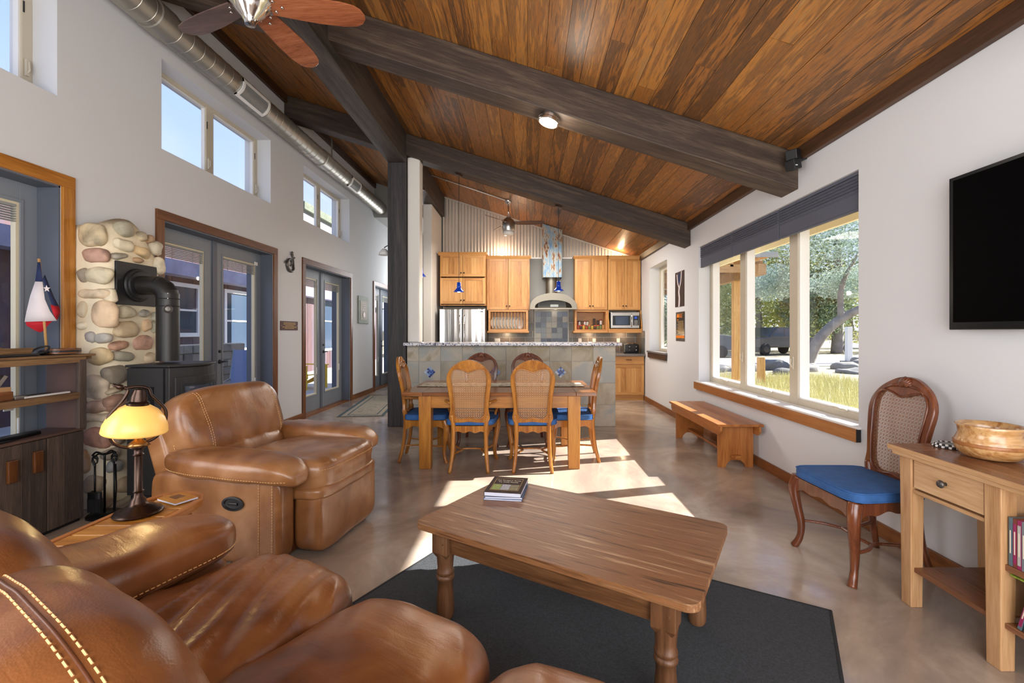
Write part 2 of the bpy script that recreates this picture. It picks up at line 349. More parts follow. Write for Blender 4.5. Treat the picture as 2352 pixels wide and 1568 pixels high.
M_['oldx'] = wood('worn_table_apron', [L(60, 36, 20), L(102, 66, 38), L(132, 92, 58)], 'x', .42, 1.2, 1.6, .3, .3, knots=2)
M_['rug'] = plain('charcoal_rug', L(66, 70, 74), .95, bump=1, bs=300, var=.3, vs=130)
M_['rugedge'] = plain('charcoal_rug_binding', L(36, 38, 42), .9)
M_['oakx'] = wood('honey_oak', [L(136, 82, 28), L(176, 116, 44), L(200, 144, 66)], 'x', .35, 1.1, 1, .3, .12)
M_['oakz'] = wood('honey_oak_upright', [L(136, 82, 28), L(176, 116, 44), L(200, 144, 66)], 'z', .35, 1.1, 1, .3, .12)
M_['dtop'] = wood('dining_top_wood', [L(92, 54, 28), L(128, 80, 46), L(158, 106, 66)], 'x', .18, 1.1, 1, .3, .1)
M_['hickz'] = wood('cabinet_hickory', [L(142, 88, 40), L(184, 128, 66), L(204, 150, 86), L(212, 164, 102)], 'z', .38, 1.0, 1.4, .9, .08)
M_['hickx'] = wood('cabinet_hickory_rail', [L(158, 100, 46), L(192, 136, 74), L(208, 156, 94)], 'x', .38, 1.0, 1, .6, .08)
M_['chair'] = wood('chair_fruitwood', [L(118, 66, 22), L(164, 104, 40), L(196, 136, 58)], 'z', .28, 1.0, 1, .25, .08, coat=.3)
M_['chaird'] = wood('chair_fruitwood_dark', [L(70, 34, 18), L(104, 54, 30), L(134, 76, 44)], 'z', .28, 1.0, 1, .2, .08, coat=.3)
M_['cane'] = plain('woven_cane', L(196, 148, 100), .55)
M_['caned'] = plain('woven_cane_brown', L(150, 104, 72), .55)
M_['blue'] = plain('blue_seat_fabric', L(46, 92, 150), .8, bump=.2, bs=300, var=.12, vs=20)
M_['benchy'] = wood('bench_orange_oak', [L(130, 74, 32), L(168, 104, 50), L(192, 130, 70)], 'y', .3, 1.0, 1, .3, .1)
M_['benchz'] = wood('bench_orange_oak_upright', [L(130, 74, 32), L(168, 104, 50), L(192, 130, 70)], 'z', .3, 1.0, 1, .3, .1)
M_['cony'] = wood('console_top_wood', [L(96, 60, 38), L(128, 84, 56), L(152, 106, 74)], 'y', .25, 1.0, 1, .2, .1)
M_['conz'] = wood('console_pale_oak', [L(150, 104, 62), L(186, 142, 98), L(208, 168, 124)], 'z', .4, 1.0, 1, .3, .2, knots=4)
M_['coney'] = wood('console_pale_oak_level', [L(156, 112, 70), L(192, 150, 106), L(214, 176, 134)], 'y', .4, 1.0, 1, .3, .2, knots=4)
M_['barn'] = wood('weathered_barnwood', [L(40, 32, 28), L(66, 54, 46), L(96, 80, 68)], 'z', .8, 1.6, 1.6, .8, .8, knots=1.5)
M_['barny'] = wood('weathered_shelf_board', [L(84, 58, 34), L(124, 92, 58), L(158, 122, 80)], 'y', .8, 1.6, 1.6, .5, .6)
M_['barnp'] = plain('shelf_end_panel', L(88, 64, 54), .7, var=.12, vs=8)
M_['slate'] = stone_mat('slate_tiles', [L(128, 122, 106), L(158, 152, 136), L(176, 168, 148), L(164, 166, 160), L(190, 180, 160), L(158, 146, 118), L(182, 176, 160)], 3.0, .55, .35, .9)
M_['splash'] = stone_mat('backsplash_slate', [L(70, 70, 68), L(98, 96, 90), L(114, 102, 90), L(90, 94, 98)], 5, .45, .25, .8)
M_['mosaic'] = randcol('mosaic_slate', [L(70, 78, 90), L(110, 114, 116), L(132, 124, 112), L(88, 98, 114), L(58, 64, 76), L(148, 142, 130)], .35)
M_['bluemos'] = randcol('blue_mosaic', [L(40, 84, 170), L(150, 180, 220), L(84, 128, 200), L(196, 210, 226), L(24, 52, 120)], .2)
M_['grout'] = plain('tile_grout', L(188, 184, 174), .9)
M_['granite'] = speckle('bar_granite', L(214, 212, 214), [L(60, 64, 84), L(140, 146, 170)], 70, .2, .36)
M_['counter'] = plain('dark_worktop', L(112, 104, 100), .3, var=.1, vs=20)
M_['zinc'] = plain('corrugated_zinc', L(206, 198, 186), .5, .35, var=.06, vs=3)
M_['rock'] = stone_mat('garden_rock', [L(90, 88, 84), L(130, 126, 118), L(160, 154, 142)], 3, .9, .6, .6, 8)
M_['leaf1'] = plain('oak_leaves_green', L(92, 112, 62), .6)
M_['leaf2'] = plain('oak_leaves_olive', L(138, 148, 72), .6)
M_['leaf3'] = plain('oak_leaves_grey', L(92, 106, 92), .6)
def leafmat(name, c):
    m = bpy.data.materials.new(name); m.use_nodes = True; n = m.node_tree; n.nodes.clear(); N = n.nodes.new
    o = N('ShaderNodeOutputMaterial'); mx = N('ShaderNodeMixShader'); d = N('ShaderNodeBsdfDiffuse'); t = N('ShaderNodeBsdfTranslucent')
    d.inputs[0].default_value = c; t.inputs[0].default_value = tuple(min(1, x*1.3) for x in c[:3])+(1,); mx.inputs[0].default_value = .45
    n.links.new(d.outputs[0], mx.inputs[1]); n.links.new(t.outputs[0], mx.inputs[2]); n.links.new(mx.outputs[0], o.inputs[0]); return m
M_['leaf1'] = leafmat('oak_leaf_green', L(132, 146, 116)); M_['leaf2'] = leafmat('oak_leaf_olive', L(174, 178, 120)); M_['leaf3'] = leafmat('oak_leaf_grey', L(168, 182, 170))
M_['boulder'] = stone_mat('boulder_limestone', [L(96, 96, 92), L(128, 126, 120), L(160, 156, 146)], 3, .9, .6, .6, 8)
M_['bark'] = plain('oak_bark', L(140, 134, 128), .9, bump=1, bs=12, var=.2)
M_['lawn'] = plain('dry_ground', L(160, 148, 120), .95, bump=.5, bs=20, var=.2, vs=1.2)
M_['drive'] = plain('gravel_drive', L(140, 138, 134), .95, bump=.6, bs=6, var=.2, vs=.6)
M_['patio'] = plain('porch_concrete', L(190, 186, 180), .8, var=.08)
M_['grass'] = plain('dry_grass', L(196, 192, 138), .8)
M_['redside'] = wood('red_rusty_siding', [L(64, 42, 42), L(88, 62, 60), L(80, 68, 80), L(100, 80, 78), L(92, 52, 46)], 'z', .7, .6, 1, 1.0, .2)
M_['eavec'] = plain('eave_cream_paint', L(222, 208, 170), .6)
M_['eave'] = plain('eave_blue_grey', L(150, 150, 172), .6, var=.2, vs=3)
M_['porchw'] = wood('porch_timber', [L(150, 106, 56), L(196, 148, 84), L(222, 180, 116)], 'z', .6, .8, 1, .4, .2, knots=1.5)
M_['porchg'] = wood('porch_roof_timber', [L(120, 92, 60), L(160, 124, 80), L(184, 152, 108)], 'x', .7, .8, 1, .4, .2, knots=1.5)
M_['truck'] = plain('navy_car_paint', L(22, 26, 36), .2, coat=.6)
M_['trail'] = plain('grey_trailer_paint', L(92, 94, 98), .5)
M_['tyre'] = plain('tyre_rubber', L(24, 24, 24), .8)
M_['carglass'] = plain('dark_car_glass', L(60, 74, 92), .08)
M_['red'] = plain('red_lens', L(190, 24, 24), .3)
M_['yellow'] = plain('yellow_chair_paint', L(250, 206, 60), .5)
M_['bluesl'] = plain('blue_sling', L(112, 132, 172), .6)
M_['fanwood'] = wood('fan_blade_cherry', [L(112, 58, 34), L(148, 86, 54), L(170, 108, 74)], 'x', .25, 1, 1, .2, .05, coat=.3)
M_['fandark'] = wood('fan_blade_walnut', [L(66, 48, 44), L(92, 70, 64), L(116, 92, 84)], 'x', .3, 1, 1, .2, .05)
M_['bowl'] = wood('turned_bowl_wood', [L(124, 78, 42), L(176, 126, 74), L(202, 160, 108), L(142, 96, 56)], 'x', .22, .7, 2.2, .3, .05, coat=.4)
M_['bulb'] = plain('lamp_glow', L(255, 240, 214), .4, emit=5)
M_['shade'] = plain('amber_glass_shade', L(248, 194, 104), .3, emit=.28)
M_['bronze'] = plain('dark_bronze', L(66, 50, 42), .28, .85)
M_['brass'] = plain('aged_brass', L(150, 110, 64), .3, .9)
M_['tv'] = plain('tv_screen', L(1, 1, 2), .5, spec=.04)
M_['tvb'] = plain('tv_bezel', L(14, 14, 16), .2)
M_['cream'] = plain('cream_china', L(232, 228, 220), .25)
M_['bluelamp'] = plain('cobalt_enamel', L(20, 70, 190), .2, coat=.5)
M_['text'] = plain('pale_print', L(226, 214, 190), .7)
M_['orange'] = plain('orange_print', L(236, 130, 30), .6)
M_['gold'] = plain('gold_print', L(196, 160, 90), .5)
M_['coverb'] = plain('brown_book_cover', L(52, 30, 20), .75, var=.35, vs=60)
M_['paper'] = plain('book_paper', L(206, 208, 222), .8)
M_['bluebk'] = plain('blue_book_cover', L(70, 96, 130), .4)
M_['grn'] = plain('photo_green', L(130, 150, 50), .5, var=.5, vs=90)
M_['gry'] = plain('photo_grey', L(160, 164, 172), .5, var=.4, vs=90)
M_['gr2'] = plain('photo_green_red', L(120, 110, 70), .5, var=.5, vs=70)
M_['plaqb'] = plain('bronze_plaque', L(82, 46, 36), .4, .5)
M_['plaqg'] = plain('verdigris_plaque', L(104, 110, 92), .6, .2, var=.25, vs=14)
M_['plaqt'] = plain('tan_plaque_field', L(156, 146, 120), .6, var=.15, vs=20)
M_['pewter'] = plain('pewter', L(96, 92, 88), .4, .7)
M_['flagb'] = plain('flag_navy', L(30, 42, 80), .8); M_['flagw'] = plain('flag_white', L(224, 214, 214), .8); M_['flagr'] = plain('flag_red', L(186, 24, 38), .8)
M_['stick'] = plain('dowel', L(196, 152, 96), .5)
M_['runner'] = stone_mat('faded_runner', [L(120, 116, 104), L(160, 150, 130), L(142, 134, 120)], 12, .95, .3, 0, 200)
M_['runb'] = plain('runner_border', L(60, 78, 82), .95, var=.4, vs=40)
M_['trunner'] = stone_mat('table_runner_print', [L(70, 50, 40), L(150, 140, 120), L(190, 180, 160), L(90, 70, 50)], 18, .9, .1, 0, 200)
M_['spice'] = randcol('spice_jars', [L(150, 60, 40), L(214, 208, 196), L(110, 80, 50), L(180, 150, 60), L(96, 110, 60), L(60, 44, 40), L(220, 214, 208)], .3)
M_['cap'] = randcol('spice_caps', [L(160, 30, 34), L(40, 40, 44), L(200, 60, 50), L(60, 50, 48)], .4)
M_['dvd'] = randcol('disc_cases', [L(60, 60, 64), L(150, 40, 90), L(40, 70, 120), L(120, 124, 130), L(180, 176, 170), L(30, 34, 40), L(120, 60, 50), L(90, 110, 120)], .35)
def rusty():
    m, n, b = mat_base('rusty_blue_tin', .55, .1); N = n.nodes.new; K = n.links.new
    t = N('ShaderNodeTexCoord'); mp = N('ShaderNodeMapping'); mp.inputs['Scale'].default_value = (9, 9, 3.5); K(t.outputs['Object'], mp.inputs[0])
    n1 = N('ShaderNodeTexNoise'); n1.inputs['Scale'].default_value = 1.3; n1.inputs['Detail'].default_value = 8; n1.inputs['Roughness'].default_value = .7; K(mp.outputs[0], n1.inputs['Vector'])
    r = N('ShaderNodeValToRGB'); el = r.color_ramp.elements; el[0].position = .36; el[0].color = L(112, 146, 180); el[1].position = .70; el[1].color = L(74, 46, 30)
    for p_, c_ in ((.48, (146, 168, 182)), (.545, (186, 176, 156)), (.59, (132, 84, 52))): q = el.new(p_); q.color = L(*c_)
    K(n1.outputs[0], r.inputs[0]); K(r.outputs[0], b.inputs['Base Color']); return m
M_['rust'] = rusty()
def fridgemat():
    m, n, b = mat_base('fridge_steel', .16, 1); b.inputs['Base Color'].default_value = L(206, 204, 200)
    N = n.nodes.new; K = n.links.new; t = N('ShaderNodeTexCoord'); mp = N('ShaderNodeMapping'); mp.inputs['Scale'].default_value = (7, 7, .15); K(t.outputs['Object'], mp.inputs[0])
    n1 = N('ShaderNodeTexNoise'); n1.inputs['Scale'].default_value = 1; n1.inputs['Detail'].default_value = 1; K(mp.outputs[0], n1.inputs['Vector'])
    bp = N('ShaderNodeBump'); bp.inputs['Strength'].default_value = .5; bp.inputs['Distance'].default_value = .03; K(n1.outputs[0], bp.inputs['Height']); K(bp.outputs[0], b.inputs['Normal']); return m
M_['fridge'] = fridgemat()

# ------------------------------------------------------------------ structure
XL, XR, YB, YK = -3.45, 2.35, -2.0, 9.45
SL = .318; TH = atan(SL); ZR = 2.90
def zc(x): return ZR+SL*(XR-x)
def struct(o): o['kind'] = 'structure'; return o
def wall_with_holes(name, axis, t0, t1, u0, u1, z0, z1, holes, mat):
    """holes = (ua, ub, za, zb); wall lies between t0 and t1 on axis, runs along the other"""
    us = sorted({u0, u1, *[h[0] for h in holes], *[h[1] for h in holes]}); b = B()
    for ua, ub in zip(us, us[1:]):
        hs = sorted([h for h in holes if h[0] <= ua+1e-6 and h[1] >= ub-1e-6], key=lambda h: h[2]); z = z0
        spans = []
        for h in hs: spans.append((z, h[2])); z = h[3]
        spans.append((z, z1))
        for za, zb in spans:
            if zb-za > 1e-4:
                if axis == 'x': b.box((t0, ua, za), (t1, ub, zb))
                else: b.box((ua, t0, za), (ub, t1, zb))
    return struct(b.obj(name, mat))
struct(box('floor', (-3.9, YB-.2, -.12), (2.7, 12.4, 0), M_['floor']))
DZ = 2.41
doors = [(2.40, 3.325, 0, 2.43), (4.26, 6.11, 0, DZ), (6.99, 8.79, 0, DZ), (10.21, 12.0, 0, DZ)]
clers = [(1.54, 3.30, 3.085, 3.94), (4.246, 6.06, 3.085, 3.94), (6.954, 8.77, 3.085, 3.94)]
doors[0] = (1.45, 3.325, 0, 2.43)
wall_with_holes('wall_left', 'x', -3.80, XL, YB, 12.2, 0, 4.9, [d for d in doors]+clers, M_['wall'])
wall_with_holes('wall_right', 'x', XR, 2.63, YB, YK+.15, 0, 3.0, [(3.168, 6.10, .664, 2.50), (7.47, 8.52, .99, 2.56)], M_['wall'])
b = B(); b.prism([(-1.75, 0), (XR, 0), (XR, zc(XR)+.06), (-1.75, zc(-1.75)+.06)], YK, YK+.15, 'y'); struct(b.obj('wall_kitchen', M_['wallwarm']))
wall_with_holes('wall_rear', 'y', YB-.2, YB, -3.8, 2.63, 0, 4.9, [(-1.8, 1.6, .5, 2.5)], M_['wall'])
b = B(); b.prism([(-3.8, 3.95), (-1.9, 3.95), (-1.9, zc(-1.9)+.05), (-3.8, zc(-3.8)+.05)], 10.2, 10.35, 'y'); struct(b.obj('wall_hall_bulkhead', M_['greywall']))  # white wall in the dark hall, its shade put into the grey
struct(box('wall_hall_end', (-3.8, 12.2, 0), (-1.7, 12.35, 4.9), M_['greywall']))  # dim white wall, darkened by its grey colour
struct(box('ceiling_hall', (-3.8, 10.35, 3.95), (-1.75, 12.3, 4.05), M_['greywall']))
struct(box('wall_hall_right', (-1.92, 9.45, 0), (-1.77, 12.3, 3.8), M_['greywall']))
# stub walls beside the kitchen
struct(box('wall_stub', (-1.705, 6.44, 1.2), (-1.525, 6.64, 3.86), M_['wallwarm'], bevel=.02))
struct(box('wall_pantry', (-1.94, 8.45, 0), (-1.775, YK, 3.76), M_['wallwarm'], bevel=.012))
# ceiling: backing plus planks, each its own piece, random end joints
ceiling = struct(bpy.data.objects.new('ceiling', None)); col.objects.link(ceiling)
ceiling.matrix_world = T(XR+.2, 0, ZR-SL*.2) @ RY(TH)
W = (XR+3.8+.25)/cos(TH)
box('backing', (-W, YB-.2, .032), (.05, 12.3, .07), M_['dtrimy'], ceiling)
pw = .1567; np_ = int(W/pw)+1; base_mesh = {}
for i in range(np_):
    y = YB-.2; k = 0
    while y < 10.3:
        ln = min((rnd.uniform(1.2, 6.5) if k == 0 else rnd.uniform(3.6, 6.2)), 10.36-y)
        if ln < .3: break
        key = round(ln, 1)
        dz = rnd.choice([0, .0015, .003])
        pl = B().box((-(i+1)*pw+.0015, y+.001, dz), (-i*pw-.0015, y+ln-.002, .03)).obj('plank', M_['ceil'], ceiling)
        y += ln; k += 1
for nm, x0, x1, z0, z1 in (('trim_1', XR-.045, XR, ZR-.10, ZR+.015), ('trim_2', XL, XL+.045, zc(XL)-.13, zc(XL))):
    struct(box(nm, (x0, YB, z0), (x1, 10.2 if nm == 'trim_2' else YK, z1), M_['dtrimy'], bevel=.004))
# rafters
for y0, y1 in ((-1.2, -.94), (1.34, 1.60), (3.87, 4.13), (6.40, 6.645)):
    g = B().box((-5.95/cos(TH), y0, -.302), (.22, y1, 0)).obj('ceiling_beam', M_['beam'], None, .008)
    g.matrix_world = T(XR, 0, ZR) @ RY(TH); struct(g)
struct(box('ceiling_girder', (-1.97, YB, 3.765), (-1.71, YK, 4.24), M_['beamy'], bevel=.008))
struct(box('trim_post', (-1.97, 6.38, 0), (-1.71, 6.64, 3.765), M_['post'], bevel=.008))
# baseboards
def bb(name, a, c): return struct(box(name, a, c, M_['base'], bevel=.004))
bb('baseboard_right', (XR-.02, YB, 0), (XR, 8.84, .092))
for i, (ya, yb) in enumerate(((YB, 1.35), (3.42, 3.44), (4.0, 4.166), (6.202, 6.90), (8.88, 10.12))):
    if yb-ya > .1: bb('baseboard_left' if i == 0 else 'baseboard_left_%d' % (i+1), (XL, ya, 0), (XL+.02, yb, .1))
# ------------------------------------------------------------------ french doors
XD = -3.61
def minus_blind(b, y0, y1, z1, x, n=7, hgt=.12):
    for i in range(n): b.box((x-.012, y0, z1-.02-i*hgt/n), (x+.012, y1, z1-.012-i*hgt/n))
    b.box((x-.014, y0, z1-.014), (x+.014, y1, z1))
def french(name, y0, y1, ztop, mz, my, label, blind=True, fullcase=True):
    root = struct(bpy.data.objects.new(name, None)); col.objects.link(root); root['label'] = label
    cw = .09
    for (a, c) in (((XL, y0-cw, 0), (XL+.022, y0, ztop)), ((XL, y1, 0), (XL+.022, y1+cw, ztop))): box('casing', a, c, mz, root, .003)
    box('casing', (XL, y0-cw, ztop), (XL+.022, y1+cw, ztop+cw), my, root, .003)
    b = B()
    b.box((-3.80, y0, 0), (XL-.002, y0+.012, ztop)); b.box((-3.80, y1-.012, 0), (XL-.002, y1, ztop)); b.box((-3.80, y0, ztop-.012), (XL-.002, y1, ztop))
    b.obj('jamb', M_['jamb'], root)
    box('threshold', (-3.80, y0, .0), (XL-.01, y1, .02), M_['base'], root)
    ym = (y0+y1)/2
    for k, (a, c) in enumerate(((y0+.012, ym-.035), (ym+.035, y1-.012))):
        s = .115; gz0, gz1 = .28, ztop-.155
        d = B()
        d.box((XD-.045, a, .02), (XD, a+s, ztop-.012)); d.box((XD-.045, c-s, .02), (XD, c, ztop-.012))
        d.box((XD-.045, a+s, .02), (XD, c-s, gz0)); d.box((XD-.045, a+s, gz1), (XD, c-s, ztop-.012))
        dl = d.obj('door_leaf', M_['door'], root, .002)
        r = B(); rx = XD+.008
        for e0, e1 in (((a+s-.02, gz0-.02), (a+s+.004, gz1+.02)), ((c-s-.004, gz0-.02), (c-s+.02, gz1+.02))): r.box((XD, e0[0], e0[1]), (rx, e1[0], e1[1]))
        r.box((XD, a+s, gz0-.02), (rx, c-s, gz0+.004)); r.box((XD, a+s, gz1-.004), (rx, c-s, gz1+.02)); r.obj('lite_trim', M_['door'], dl, .002)
        q = B(); t = .022
        q.box((XD-.04, a+s, gz0), (XD-.004, a+s+t, gz1)); q.box((XD-.04, c-s-t, gz0), (XD-.004, c-s, gz1)); q.box((XD-.04, a+s+t, gz0), (XD-.004, c-s-t, gz0+t)); q.box((XD-.04, a+s+t, gz1-t), (XD-.004, c-s-t, gz1)); q.obj('lite_frame', M_['doorvinyl'], dl)
        B().add([(XD-.025, a+s+t, gz0+t), (XD-.025, c-s-t, gz0+t), (XD-.025, c-s-t, gz1-t), (XD-.025, a+s+t, gz1-t)], [(0, 1, 2, 3)]).obj('pane', M_['glass'], dl)
        m = B(); minus_blind(m, a+s+t, c-s-t, gz1-t, XD-.012); m.obj('raised_blind', M_['minib'], dl)
        box('blind_slider', (XD-.004, c-s-.016, .62), (XD+.008, c-s-.006, .74), M_['white'], dl, .002)
        if k == 1:
            h = B(); h.lathe([(.0, 0), (.024, 0), (.024, .006), (.01, .012), (.01, .035), (0, .035)], n=14, M=T(XD, a+.06, 1.0) @ RY(pi/2)); h.tube([(XD+.035, a+.06, 1.0), (XD+.04, a+.1, 1.0), (XD+.038, a+.15, .995)], [.01, .009, .006], 8)
            h.obj('handle', M_['black'], dl, smooth=True)
            h = B(); h.lathe([(.0, 0), (.018, 0), (.016, .012), (0, .014)], n=12, M=T(XD, a+.06, 1.12) @ RY(pi/2)); h.obj('deadbolt', M_['black'], dl)
    box('astragal', (XD-.06, ym-.035, .02), (XD+.016, ym+.035, ztop-.012), M_['jamb'], root, .002)
    return root
french('door_1', 1.45, 3.325, 2.43, M_['pinez'], M_['piney'], 'grey glazed double door in a bright amber wood casing behind the barnwood shelves')
french('door_2', 4.26, 6.11, DZ, M_['casez'], M_['casey'], 'grey glazed double door behind the leather recliner')
french('door_3', 6.99, 8.79, DZ, M_['casez'], M_['casey'], 'grey glazed double door by the hall runner, yellow chair seen through it')
french('door_4', 10.21, 12.0, DZ, M_['casez'], M_['casey'], 'dark double door at the far end of the hall')
# ------------------------------------------------------------------ clerestory windows
def casement(name, y0, y1, z0, z1, xg, panes, label, inner, sgn=-1, mat='vinyl', dep=.06):
    """xg = room side of the frame, glass just behind; sgn = direction outwards"""
    root = struct(bpy.data.objects.new(name, None)); col.objects.link(root); root['label'] = label
    xo = xg+sgn*dep
    b = B(); ys = [y0]+[p for q in panes for p in q]+[y1]
    f0 = inner
    for ya, yb in zip(ys[::2], ys[1::2]): b.box((xg, ya, z0), (xo, yb, z1))
    for ya, yb in panes: b.box((xg, ya, z0), (xo, yb, z0+f0)); b.box((xg, ya, z1-f0), (xo, yb, z1))
    b.obj('frame', M_[mat], root, .004)
    for ya, yb in panes:
        s = B(); t = .014; x1 = xg+sgn*.012; x2 = xg+sgn*(dep-.01)
        s.box((x1, ya, z0+f0), (x2, ya+t, z1-f0)); s.box((x1, yb-t, z0+f0), (x2, yb, z1-f0)); s.box((x1, ya+t, z0+f0), (x2, yb-t, z0+f0+t)); s.box((x1, ya+t, z1-f0-t), (x2, yb-t, z1-f0)); s.obj('sash', M_['white'], root)
        xx = xg+sgn*(dep-.025); B().add([(xx, ya+t, z0+f0+t), (xx, yb-t, z0+f0+t), (xx, yb-t, z1-f0-t), (xx, ya+t, z1-f0-t)], [(0, 1, 2, 3)]).obj('pane', M_['glass'], root)
    return root
for i, (y0, y1, z0, z1) in enumerate(clers):
    ps = [(y0+.055, (y0+y1)/2-.06), ((y0+y1)/2+.06, y1-.07)]
    r = casement('window_%d' % (i+1), y0, y1, z0, z1, -3.63, ps, ['high clerestory window cut off by the top corner of the picture', 'high two-pane clerestory window above the stone hearth and first grey door', 'high two-pane clerestory window showing a neighbouring roof'][i], .045)
    for (ya, yb) in ps:
        h = B(); h.box((-3.628, yb+.012, z0+.12), (-3.61, yb+.035, z0+.24)); h.tube([(-3.61, yb+.02, z0+.14), (-3.595, yb+.02, z0+.16), (-3.60, yb+.02, z0+.22)], .006, 6); h.obj('latch', M_['vinyl'], r, .002)
        h = B(); h.box((-3.63, yb+.006, z1-.28), (-3.625, yb+.014, z1-.2)); h.obj('hinge_slot', M_['black'], r)
# right triple window
rw = casement('window_4', 3.168, 6.10, .68, 2.50, 2.50, [(3.235, 4.125), (4.255, 5.105), (5.235, 6.035)], 'large three-pane picture window above the oak bench', .055, 1, 'vinyl', .11)
for yc in (3.55, 4.62, 5.62):
    h = B(); h.soft((.03, .13, .03), 3, 6, T(2.495, yc, .735)); h.tube([(2.48, yc-.02, .745), (2.465, yc+.01, .752), (2.47, yc+.07, .75)], .006, 6); h.obj('crank', M_['vinyl'], rw, smooth=True)
for yc in (4.19, 5.17):
    h = B(); h.box((2.485, yc-.012, 1.0), (2.50, yc+.012, 1.12)); h.tube([(2.485, yc, 1.02), (2.47, yc, 1.05), (2.475, yc, 1.1)], .007, 6); h.obj('latch', M_['vinyl'], rw, .002)
box('sill', (2.325, 3.14, .664), (2.50, 6.16, .682), M_['white'], rw, .003)
box('apron', (2.318, 3.15, .572), (2.349, 6.2, .664), M_['apron'], rw, .003)
box('apron_return', (2.318, 3.143, .575), (2.349, 3.149, .664), M_['black'], rw)
kw = casement('window_5', 7.47, 8.52, .99, 2.56, 2.53, [(7.55, 8.44)], 'narrow window beside the kitchen cabinets', .05, 1)
box('sill', (2.30, 7.44, .965), (2.53, 8.55, .996), M_['counter'], kw, .003)
box('apron', (2.315, 7.46, .87), (2.349, 8.54, .96), M_['dtrimy'], kw, .003)
wall_glass = struct(box('window_6', (-1.8, -2.1, .5), (1.6, -2.09, 2.5), M_['glass']))
# blinds
for i, (ya, yb) in enumerate(((3.175, 4.20), (4.23, 5.16), (5.19, 6.095))):
    lab = ['dark pleated blind over the widest pane next to the television', 'dark pleated blind over the middle pane of the big window', 'dark pleated blind over the far pane of the big window'][i]
    t = thing('pleated_blind', lab, 'blind', (2.40, (ya+yb)/2, 2.22), 0, 'pleated blinds on the big window'); hw = (yb-ya)/2
    box('headrail', (-.03, -hw, .255), (.03, hw, .278), M_['blind'], t, .003)
    b = B(); n = 11; pts = []
    zz = [.255-k*.012 for k in range(n)]
    poly = []
    for k, z in enumerate(zz): poly.append((-.018-(.016 if k % 2 else 0), z))
    poly += [(-.024, .12), (-.022, .012), (.0, .012)]; poly += [(.0, .255)]
    b.prism(poly, -hw, hw, 'y'); b.obj('pleats', M_['blind'], t)
    box('bottom_rail', (-.027, -hw, 0), (.005, hw, .014), M_['blind'], t, .003)
# ------------------------------------------------------------------ duct
root = thing('spiral_duct', 'long galvanised spiral duct running under the ceiling along the left wall', 'air duct', (-3.29, 0, 4.14))
b = B(); n = 20; ys = []; y = 1.0; prof = []
while y < 10.22:
    prof += [(.130, y), (.130, y+.004), (.130, y+.120), (.130, y+.130), (.1328, y+.133), (.1328, y+.140)]; y += .143
b.lathe(prof, n=n, M=RX(-pi/2)); b.obj('duct_pipe', M_['duct'], root, smooth=True, ang=25)
for y0 in (3.9, 7.15): B().lathe([(.13, 0), (.142, .005), (.142, .19), (.13, .195)], n=24, M=T(0, y0, 0) @ RX(-pi/2)).obj('duct_collar', M_['duct'], root, smooth=True, ang=40)
for y0, y1 in ((5.0, 5.52), (8.15, 8.58)):
    def arcplate(a0, a1, ya, yb, r0, r1, b, n=10):
        vs = []; fs = []
        for k in range(n+1):
            a = a0+(a1-a0)*k/n
            for r in (r0, r1):
                for yy in (ya, yb): vs.append((r*cos(a), yy, r*sin(a)))
        for k in range(n):
            o = k*4; fs += [(o, o+1, o+5, o+4), (o+2, o+6, o+7, o+3), (o, o+4, o+6, o+2), (o+1, o+3, o+7, o+5)]
        fs += [(0, 2, 3, 1), (n*4, n*4+1, n*4+3, n*4+2)]; b.add(vs, fs)
    A0, A1 = R(-75), R(15); b = B(); w_ = .035
    arcplate(A0, A1, y0, y0+w_, .134, .15, b); arcplate(A0, A1, y1-w_, y1, .134, .15, b); arcplate(A0, A0+.25, y0, y1, .134, .15, b, 3); arcplate(A1-.25, A1, y0, y1, .134, .15, b, 3)
    v = b.obj('vent_frame', M_['white'], root)
    b = B(); m = 12
    for k in range(m):
        a = A0+.27+(A1-A0-.54)*k/(m-1); arcplate(a-.028, a+.028, y0+w_, y1-w_, .136, .144, b, 1)
    b.obj('vent_louvres', M_['minib'], v)
for y0 in (3.45, 7.6): B().box((-.012, y0-.001, .12), (.012, y0+.001, .5)).obj('hanger_strap', M_['duct'], root)
# ================================================================== KITCHEN
# corrugated metal lining above the cabinets
def corr_sheet(x0, x1, z0, y, amp=.011, pitch=.067, slope=True, ztop=None):
    vs = []; fs = []; n = int((x1-x0)/(pitch/6))
    for i in range(n+1):
        x = x0+(x1-x0)*i/n; yy = y-amp*(1+cos(2*pi*x/pitch)); zt = zc(x)-.004 if ztop is None else ztop
        vs += [(x, yy, z0), (x, yy, zt)]
    for i in range(n): fs.append((i*2, i*2+2, i*2+3, i*2+1))
    return vs, fs
cw_ = struct(bpy.data.objects.new('wall_lining', None)); col.objects.link(cw_)
xs = [-1.74, -1.08, -.42, .24, .9, 1.56, 2.33]
for xa, xb in zip(xs, xs[1:]):
    v, f = corr_sheet(xa, xb, 2.905, YK-.006); B().add(v, f).obj('corrugated_panel', M_['zinc'], cw_, smooth=True)
box('edge_trim', (-.75, YK-.035, 2.885), (2.33, YK-.001, 2.915), M_['white'], cw_)
b = B(); n = 2; b.prism([(-1.74, zc(-1.74)-.03), (2.33, zc(2.33)-.03), (2.33, zc(2.33)-.002), (-1.74, zc(-1.74)-.002)], YK-.04, YK-.03, 'y'); b.obj('sloping_trim', M_['zinc'], cw_)
box('corner_trim', (-1.745, YK-.04, 2.9), (-1.72, YK-.002, 4.16), M_['zinc'], cw_)
b = B()
for x in (-1.3, -1.0, -.55, -.17): b.lathe([(0, 0), (.008, 0), (.006, .006), (0, .007)], n=8, M=T(x, YK-.03, 3.25) @ RX(pi/2))
b.obj('screws', M_['zinc'], cw_)
